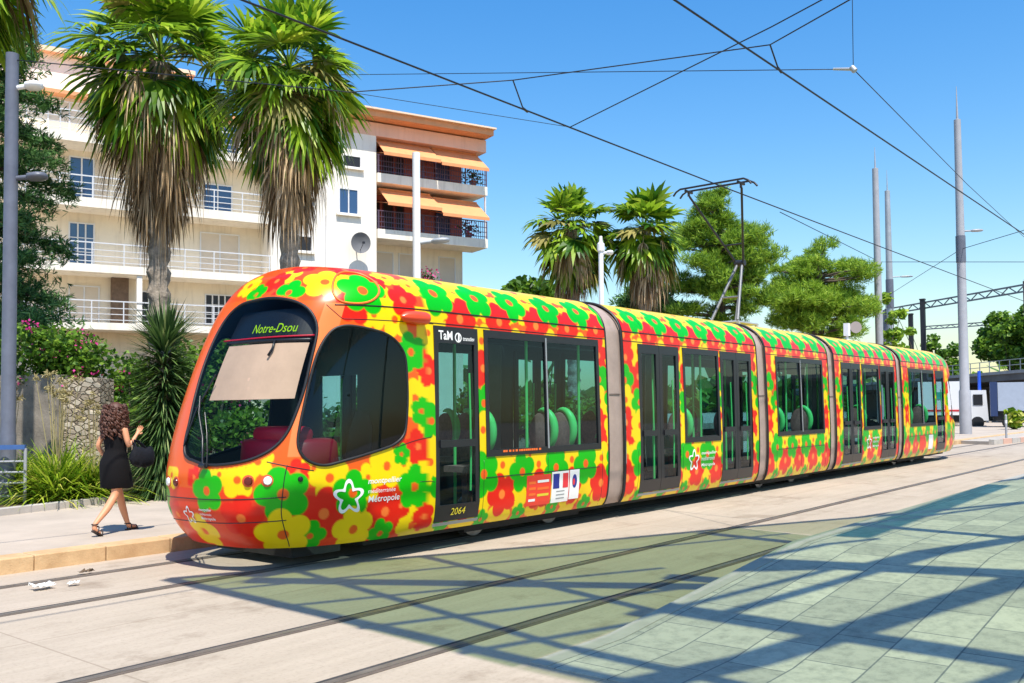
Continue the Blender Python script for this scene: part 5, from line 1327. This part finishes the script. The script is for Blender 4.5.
# ================================================================== FAR RIGHT: gantries, bridge, vehicles
def gantry(label, p, q, legs, h=.55):
    o = thing('gantry', label, 'gantry', (p[0],p[1],0)); P = Vector((0,0,p[2])); Q = Vector((q[0]-p[0], q[1]-p[1], q[2])); b = MB()
    for dz in (0, h): b.beam(P+Vector((0,0,dz)), Q+Vector((0,0,dz)), .13, .13)
    n = 26
    for k in range(n):
        a_ = P.lerp(Q, k/n); c_ = P.lerp(Q, (k+1)/n); b.beam(a_+Vector((0,0,h*(k%2))), c_+Vector((0,0,h*((k+1)%2))), .07, .07)
    b.build('lattice_beam', M['bluepole'], o); 
    for f_ in legs:
        c_ = P.lerp(Q, f_); b = MB(); b.box(c_.x-.18, c_.x+.18, c_.y-.18, c_.y+.18, 0, c_.z+.5); b.build('leg', M['bluepole'], o)
gantry('lattice catenary gantry crossing behind the tall right mast', (97.5,30.4,10.9), (80.5,11.5,10.7), (.0,.99))
gantry('thin farther gantry seen low between the masts', (120,33,10.9), (119,16,11.0), (.0,.95), .35)
for x, y, h, lab in ((99.2,28.4,10.9,'dark square post left of two below the gantry'),(92.6,25.4,11.6,'dark square post right of two below the gantry')):
    b = MB(); b.box(-.2,.2,-.2,.2,0,h); b.box(-.24,.24,-.24,.24,h,h+.12); po = b.build('dark_post', M['darkmetal']); po.location = (x,y,0); tag(po, lab, 'post')
b = MB(); b.tube([(0,0,0),(0,0,14.4)], .22, 12); b.tube([(0,0,14.4),(0,0,14.6)], .1, 10); po = b.build('brown_post', mat('brown_post_paint', (.12,.07,.05), .7), smooth=50); po.location = (108,19.5,0); tag(po, 'slim brown post in front of the large right tree', 'post')
br = thing('bridge', 'dark concrete road bridge with railing at the far right', 'bridge', (88,19,0))
conc = mat('dark_concrete', (.13,.125,.125), .9, var=.3, vscale=.5)
A_ = Vector((100,32.2,0)); B_ = Vector((72,2.2,0)); dA = (B_-A_).normalized(); nA = Vector((-dA.y, dA.x, 0)); 
if nA.x < 0: nA = -nA
def bq(s, t_, z): p = A_+dA*s+nA*t_; return (p.x, p.y, z)
L_ = (B_-A_).length
b = MB(); z0a, z0b = 3.0, 4.0
b.hexa([bq(-20,0,z0a),bq(L_+20,0,z0b+.3),bq(L_+20,9,z0b+.3),bq(-20,9,z0a)], [bq(-20,0,z0a+.75),bq(L_+20,0,z0b+1.05),bq(L_+20,9,z0b+1.05),bq(-20,9,z0a+.75)])
b.build('deck', conc, br, world=True)
b = MB(); b.hexa([bq(-20,-.12,z0a+.55),bq(L_+20,-.12,z0b+.85),bq(L_+20,-.003,z0b+.85),bq(-20,-.003,z0a+.55)], [bq(-20,-.12,z0a+.80),bq(L_+20,-.12,z0b+1.10),bq(L_+20,-.003,z0b+1.10),bq(-20,-.003,z0a+.80)]); b.build('parapet_edge', mat('grey_concrete', (.34,.34,.34), .85, var=.2), br, world=True)
b = MB()
for k in range(60):
    s = -18+k*(L_+36)/59; zz = z0a+.8+(s+20)/(L_+40)*(z0b+.3-z0a); b.beam(bq(s,-.05,zz), bq(s,-.05,zz+.9), .06, .06)
for dz in (.45,.9): b.beam(bq(-20,-.05,z0a+.8+dz), bq(L_+20,-.05,z0b+1.1+dz), .07, .05)
b.build('railing', M['galv'], br, world=True)
b = MB(); b.hexa([bq(-20,8,0),bq(L_+20,8,0),bq(L_+20,8.6,0),bq(-20,8.6,0)], [bq(-20,8,z0a),bq(L_+20,8,z0b+.3),bq(L_+20,8.6,z0b+.3),bq(-20,8.6,z0a)]); b.build('abutment', conc, br, world=True)
for s in (6, 20, 33):
    b = MB(); p = bq(s, 1.0, 0); b.tube([p, (p[0],p[1],z0a+.05+s*.012)], .4, 14); b.build('pier', conc, br, world=True, smooth=40)

def vehicle_dir(): return Vector((.22,-.9755,0)), Vector((.9755,.22,0))
vd, vn = vehicle_dir()
def vbox(b, o, s0, s1, t0, t1, z0, z1, m=0, top=None):
    q = lambda s, t_, z: tuple(o+vd*s+vn*t_+Vector((0,0,z)))
    ti = top or 0
    b.hexa([q(s0,t0,z0),q(s1,t0,z0),q(s1,t1,z0),q(s0,t1,z0)], [q(s0+ti,t0+.03,z1),q(s1-ti,t0+.03,z1),q(s1-ti,t1-.03,z1),q(s0+ti,t1-.03,z1)], m)
def wheels(par, o, ss, t0, t1, r):
    for s in ss:
        for t_ in (t0, t1):
            b = MB(); rings = []
            for rr, dt in ((r*.5,-.12),(r,-.1),(r,.1),(r*.5,.12)):
                c = o+vd*s+vn*(t_+dt)+Vector((0,0,r)); rings.append([c+vd*rr*math.cos(a_)+Vector((0,0,rr*math.sin(a_))) for a_ in np.linspace(0,2*PI,18,endpoint=False)])
            b.loft(rings); b.build('wheel', M['rubber'], par, smooth=40)
tk = thing('delivery_truck', 'white box truck with small teal emblem behind the right mast', 'truck', (71.2,17.3,0)); O0 = Vector((0,0,0))
b = MB(); vbox(b, O0, -2.6, .5, 0, 2.3, .95, 3.35); b.build('cargo_box', M['white'], tk)
b = MB(); vbox(b, O0, .55, 1.9, .05, 2.25, .55, 2.7, 0, .12); b.build('cab', M['white'], tk)
b = MB(); vbox(b, O0, .95, 1.55, .03, .06, 1.65, 2.4); b.build('cab_window', M['black'], tk)
b = MB(); vbox(b, O0, -2.5, 1.7, .15, 2.15, .45, .93); b.build('chassis', M['under'], tk)
b = MB(); vbox(b, O0, -1.5, -.9, -.02, -.002, 2.1, 2.6); b.build('emblem', mat('teal_emblem', srgb(60,180,160), .5), tk)
b = MB(); vbox(b, O0, -2.4, .3, -.02, -.002, 1.22, 1.34); b.build('red_stripe', M['flagred'], tk)
wheels(tk, O0, (-1.8, 1.2), .15, 2.1, .42)
tr = thing('lorry', 'lorry with pale grey-blue container and dark blue front end', 'lorry', (68.55,14.2,0))
b = MB(); vbox(b, O0, .0, 4.6, 0, 2.4, 1.25, 3.15); b.build('container', mat('container_grey_blue', (.36,.41,.50), .5, var=.08), tr)
b = MB(); vbox(b, O0, -.45, -.02, .02, 2.38, .9, 3.2); b.build('front_end', mat('dark_blue_paint', (.02,.04,.12), .4), tr)
b = MB(); vbox(b, O0, -.3, 4.5, .2, 2.2, .55, 1.22); b.build('chassis', M['under'], tr)
wheels(tr, O0, (.7, 3.1, 4.0), .2, 2.2, .45)
b = MB(); b.tube([(0,0,0),(0,0,.9),(0,0,.92),(0,0,4.1)], [.16,.16,.11,.11], 14); po = b.build('blue_post', mat('bright_blue_paint', srgb(30,80,190), .5), smooth=40); po.location = (73.0,16.3,0); tag(po, 'bright blue post between the white truck and the lorry', 'post')
shrub('small_bush', 'small lime green bush in front of the lorry', 'bush', (63.0,12.2,0), [((0,0,.95),(.55,.55,.5)),((.3,0,.6),(.5,.5,.4))], M['agap'], .25, 200, 95)
# far kerbed island and low kerbs
isl = mat('far_island_paving', (.42,.37,.31), .85, var=.15, vscale=.7)
b = MB(); b.poly_prism([(44,10.9),(60,11.2),(120,20),(120,14),(62,9.3),(50,8.6),(43.5,9.4)], -.1, .14); tag(b.build('traffic_island', isl), kind='structure')
b = MB(); whites = []
pk = [(43.5,9.3),(50,8.5),(62,9.2),(90,11.5)]
for p, q in zip(pk[:-1], pk[1:]):
    n = int(math.hypot(q[0]-p[0], q[1]-p[1])/1.0)
    for k in range(n):
        u0, u1 = k/n, (k+.96)/n; b.beam((p[0]+(q[0]-p[0])*u0, p[1]+(q[1]-p[1])*u0, .10), (p[0]+(q[0]-p[0])*u1, p[1]+(q[1]-p[1])*u1, .10), .22, .24, k % 2)
tag(b.build('island_kerb', [M['kerbpale'], mat('red_kerb_paint', srgb(200,160,140), .8)]), kind='structure')
o = thing('bollard', 'thin white bollard standing on the far traffic island', 'bollard', (47.6,9.55,.13)); b = MB(); b.tube([(0,0,0),(0,0,1.05)], .05, 12); b.tube([(0,0,1.05),(0,0,1.12)], [.05,.02], 12); b.build('post', M['palepole'], o, smooth=40); b = MB(); b.tube([(0,0,.7),(0,0,.85)], .053, 12); b.build('reflective_band', M['white'], o, smooth=40)
b = MB(); b.box(-.012,.0,0,0,0,0) if False else None

# ================================================================== WALKING WOMAN
skin = mat('tanned_skin', srgb(214,150,112), .55, var=.06, vscale=6)
hairm = mat('brown_curly_hair', srgb(84,48,32), .6, var=.4, vscale=14)
dressm = mat('black_dress_fabric', (.006,.0055,.0065), .9, spec=.2)
leath = mat('dark_sandal_leather', (.035,.02,.015), .6)
HX = R_(14); wo = thing('person', 'woman with curly brown hair in black dress walking along the pavement', 'person', (6.16,11.76,.168), HX)
J = {}; ed = []
def j(n, p, r, par=None):
    J[n] = (len(J), p, r); 
    if par: ed.append((J[par][0], J[n][0]))
j('pelvis',(0,0,.90),(.125,.14)); j('waist',(.01,0,1.07),(.10,.115),'pelvis'); j('chest',(.0,0,1.25),(.11,.14),'waist'); j('neckb',(.01,0,1.395),(.065,.07),'chest'); j('neck',(.025,0,1.46),(.047,.047),'neckb')
j('head',(.05,0,1.555),(.088,.075),'neck'); j('crown',(.045,0,1.64),(.07,.062),'head')
for sgn, nm in ((-1,'r'),(1,'l')):
    j('hip'+nm,(0,sgn*.085,.83),(.092,.092),'pelvis')
    if nm == 'r': kn, cf, an, ht, toe = (-.07,sgn*.085,.50),(-.20,sgn*.085,.33),(-.385,sgn*.085,.155),(-.40,sgn*.085,.10),(-.30,sgn*.085,.025)
    else: kn, cf, an, ht, toe = (.15,sgn*.08,.47),(.20,sgn*.08,.30),(.285,sgn*.08,.085),(.30,sgn*.08,.05),(.44,sgn*.09,.035)
    hp = J['hip'+nm][1]; mid = tuple((a_+c_)/2 for a_, c_ in zip(hp, kn))
    j('th'+nm, mid, (.078,.078), 'hip'+nm); j('kn'+nm, kn, (.054,.054), 'th'+nm); j('cf'+nm, cf, (.052,.052), 'kn'+nm); j('an'+nm, an, (.031,.031), 'cf'+nm); j('ht'+nm, ht, (.036,.034), 'an'+nm); j('toe'+nm, toe, (.022,.040), 'ht'+nm)
for sgn, nm in ((-1,'r'),(1,'l')):
    j('sh'+nm,(.0,sgn*.155,1.365),(.050,.050),'neckb')
    if nm == 'r': el_, wr, pa = (.02,sgn*.225,1.12),(.15,sgn*.20,1.25),(.20,sgn*.19,1.305)
    else: el_, wr, pa = (-.08,sgn*.23,1.13),(.06,sgn*.22,.95),(.10,sgn*.215,.88)
    j('ua'+nm, tuple((a_+c_)/2 for a_, c_ in zip(J['sh'+nm][1], el_)), (.040,.040), 'sh'+nm); j('el'+nm, el_, (.034,.034), 'ua'+nm); j('wr'+nm, wr, (.023,.026), 'el'+nm); j('pa'+nm, pa, (.018,.034), 'wr'+nm)
    pv_ = Vector(pa); ax_ = (pv_-Vector(wr)).normalized(); sd_v = Vector((0,1,0)) if nm == 'l' else Vector((0,.55,.83)); sd_v = (sd_v-ax_*sd_v.dot(ax_)).normalized(); cu_ = ax_.cross(sd_v)*(1 if nm == 'r' else -1)
    for k, (off, L) in enumerate(((-.027,.062),(-.009,.072),(.009,.068),(.026,.052))):
        a1 = pv_+sd_v*off+ax_*.035; a2 = a1+ax_*L*.5+cu_*.008; a3 = a2+ax_*L*.35+cu_*.022
        j(f'f{nm}{k}a', tuple(a1), (.0095,.0095), 'pa'+nm); j(f'f{nm}{k}b', tuple(a2), (.0085,.0085), f'f{nm}{k}a'); j(f'f{nm}{k}c', tuple(a3), (.0075,.0075), f'f{nm}{k}b')
    t1 = pv_-sd_v*.036-ax_*.012; t2 = t1-sd_v*.018+ax_*.03+cu_*.012
    j(f't{nm}a', tuple(t1), (.011,.011), 'pa'+nm); j(f't{nm}b', tuple(t2), (.009,.009), f't{nm}a')
me = bpy.data.meshes.new('body'); me.from_pydata([v[1] for v in J.values()], ed, []); me.materials.append(skin)
bo_ = bpy.data.objects.new('body', me); col.objects.link(bo_); bo_.parent = wo
sk = bo_.modifiers.new('skin', 'SKIN'); sk.use_smooth_shade = True
for i, v in enumerate(J.values()): me.skin_vertices[0].data[i].radius = v[2]
me.skin_vertices[0].data[0].use_root = True
sb = bo_.modifiers.new('subsurf', 'SUBSURF'); sb.levels = 2; sb.render_levels = 2
b = MB()
def ell(cx, z, rx, ry, n=28, wob=0.0): return [(cx+rx*math.cos(q)*(1+wob*math.sin(7*q+z*9)), ry*math.sin(q)*(1+wob*math.sin(7*q+z*9)), z+wob*.2*math.sin(5*q)) for q in np.linspace(0,2*PI,n,endpoint=False)]
b.loft([ell(.035,.585,.195,.195,wob=.03), ell(.03,.60,.20,.20,wob=.03), ell(.015,.74,.190,.205,wob=.015), ell(-.01,.88,.175,.20), ell(-.01,.95,.155,.185), ell(.005,1.06,.122,.15), ell(.01,1.10,.122,.148), ell(.005,1.22,.135,.168), ell(.0,1.31,.125,.165), ell(-.005,1.36,.095,.14)], cap=False)
for s in (-1,1): b.tube([(-.06,s*.085,1.33),(-.03,s*.095,1.41),(.02,s*.095,1.425),(.07,s*.085,1.36)], .019, 8)
b.build('dress', dressm, wo, smooth=70)
b = MB(); r_ = random.Random(61)
b.loft([[(.0+rx*math.cos(q), ry*math.sin(q), z) for q in np.linspace(0,2*PI,20,endpoint=False)] for z, rx, ry in ((1.34,.05,.08),(1.42,.085,.12),(1.52,.105,.125),(1.60,.115,.115),(1.67,.09,.09),(1.705,.03,.03))])
for k in range(230):
    az = r_.uniform(.9, 2*PI-.9); z = r_.uniform(1.36,1.68); rr = .10+.03*math.sin((z-1.3)*7); p = Vector((-.005+rr*math.cos(az), (rr+.015)*math.sin(az), z)); L = r_.uniform(.10,.17); ph = r_.uniform(0,6.28); cr = r_.uniform(.012,.022)
    out = Vector((math.cos(az), math.sin(az), 0))
    b.tube([p+out*(.035*t_)+Vector((cr*math.cos(ph+t_*11), cr*math.sin(ph+t_*11), -L*t_)) for t_ in np.linspace(0,1,10)], [.012]*8+[.009,.005], 5)
b.build('hair', hairm, wo, smooth=70)
b = MB(); b.loft([[(.135+dx, ry*math.cos(q), 1.545+.018*math.sin(q)+dz) for q in np.linspace(0,2*PI,10,endpoint=False)] for dx, ry, dz in ((-.02,.016,.02),(0,.015,0),(.014,.008,-.008))]); b.build('nose', skin, wo, smooth=70)
for s in (-1,1):
    b = MB(); b.loft([[(.118+.012*math.cos(e_), s*.032+.013*math.sin(e_)*math.cos(q), 1.578+.009*math.sin(e_)*math.sin(q)) for q in np.linspace(0,2*PI,10,endpoint=False)] for e_ in (1.5,1.0,.5,.05)]); b.build('eye', dressm, wo, smooth=80)
b = MB(); b.loft([[(.125-dx, .022*s_*math.cos(q), 1.505+.007*s_*math.sin(q)) for q in np.linspace(0,2*PI,10,endpoint=False)] for dx, s_ in ((.01,1),(0,.9),(-.004,.4))]); b.build('mouth', mat('lips', srgb(170,80,75), .5), wo, smooth=80)
for nm, h_, t_, s in (('r',(-.415,-.085,.085),(-.275,-.09,.004),-1),('l',(.255,.08,.012),(.475,.095,.010),1)):
    b = MB(); H_, T_ = Vector(h_), Vector(t_); d = (T_-H_).normalized(); sd_v = Vector((0,1,0)); up = sd_v.cross(d)*-1
    if nm == 'r': up = Vector((-d.z,0,d.x)); up = up if up.x > 0 or up.z > 0 else -up
    rings = []
    for f_, w_ in ((0,.022),(.1,.03),(.35,.03),(.7,.042),(.92,.034),(1,.012)):
        c = H_.lerp(T_, f_); rings.append([c+sd_v*w_-up*.018, c-sd_v*w_-up*.018, c-sd_v*w_, c+sd_v*w_])
    b.loft(rings)
    for f_, hh, ww in ((.30,.075,.040),(.72,.045,.050)):
        c = H_.lerp(T_, f_); b.tube([c+sd_v*ww*math.cos(q)+up*hh*math.sin(q) for q in np.linspace(0,PI,9)], .009, 6)
    an = Vector(J['an'+nm][1]); b.tube([an+Vector((.036*math.cos(q), .036*math.sin(q), .0)) for q in np.linspace(0,2*PI,14,endpoint=False)], .008, 6, closed=True)
    b.build('sandal', leath, wo, smooth=60)
bagm = mat('dark_navy_bag', (.006,.007,.011), .8, spec=.25, var=.5, vscale=9, bump=.3)
bg_ = thing('shoulder_bag', 'slouchy dark navy handbag hanging from the woman\'s bent arm', 'bag', (6.16,11.76,.168), HX)
b = MB(); rings = []
for z, rx, ry in ((.86,.10,.05),(.88,.17,.075),(.95,.20,.09),(1.03,.185,.075),(1.09,.15,.045),(1.105,.14,.03)):
    rings.append([(.17+rx*math.cos(q)*(1+.05*math.sin(5*q+z*20)), -.305+ry*math.sin(q)*(1+.08*math.sin(6*q+z*30)), z+.02*math.cos(2*q)) for q in np.linspace(0,2*PI,26,endpoint=False)])
b.loft(rings); b.build('pouch', bagm, bg_, smooth=60)
b = MB()
for dy in (-.02,.02): b.tube([(.06,-.305+dy,1.08),(.06,-.27+dy,1.16),(.075,-.235+dy,1.205),(.13,-.26+dy,1.19),(.24,-.30+dy,1.08)], .011, 8)
b.build('strap', bagm, bg_, smooth=60)
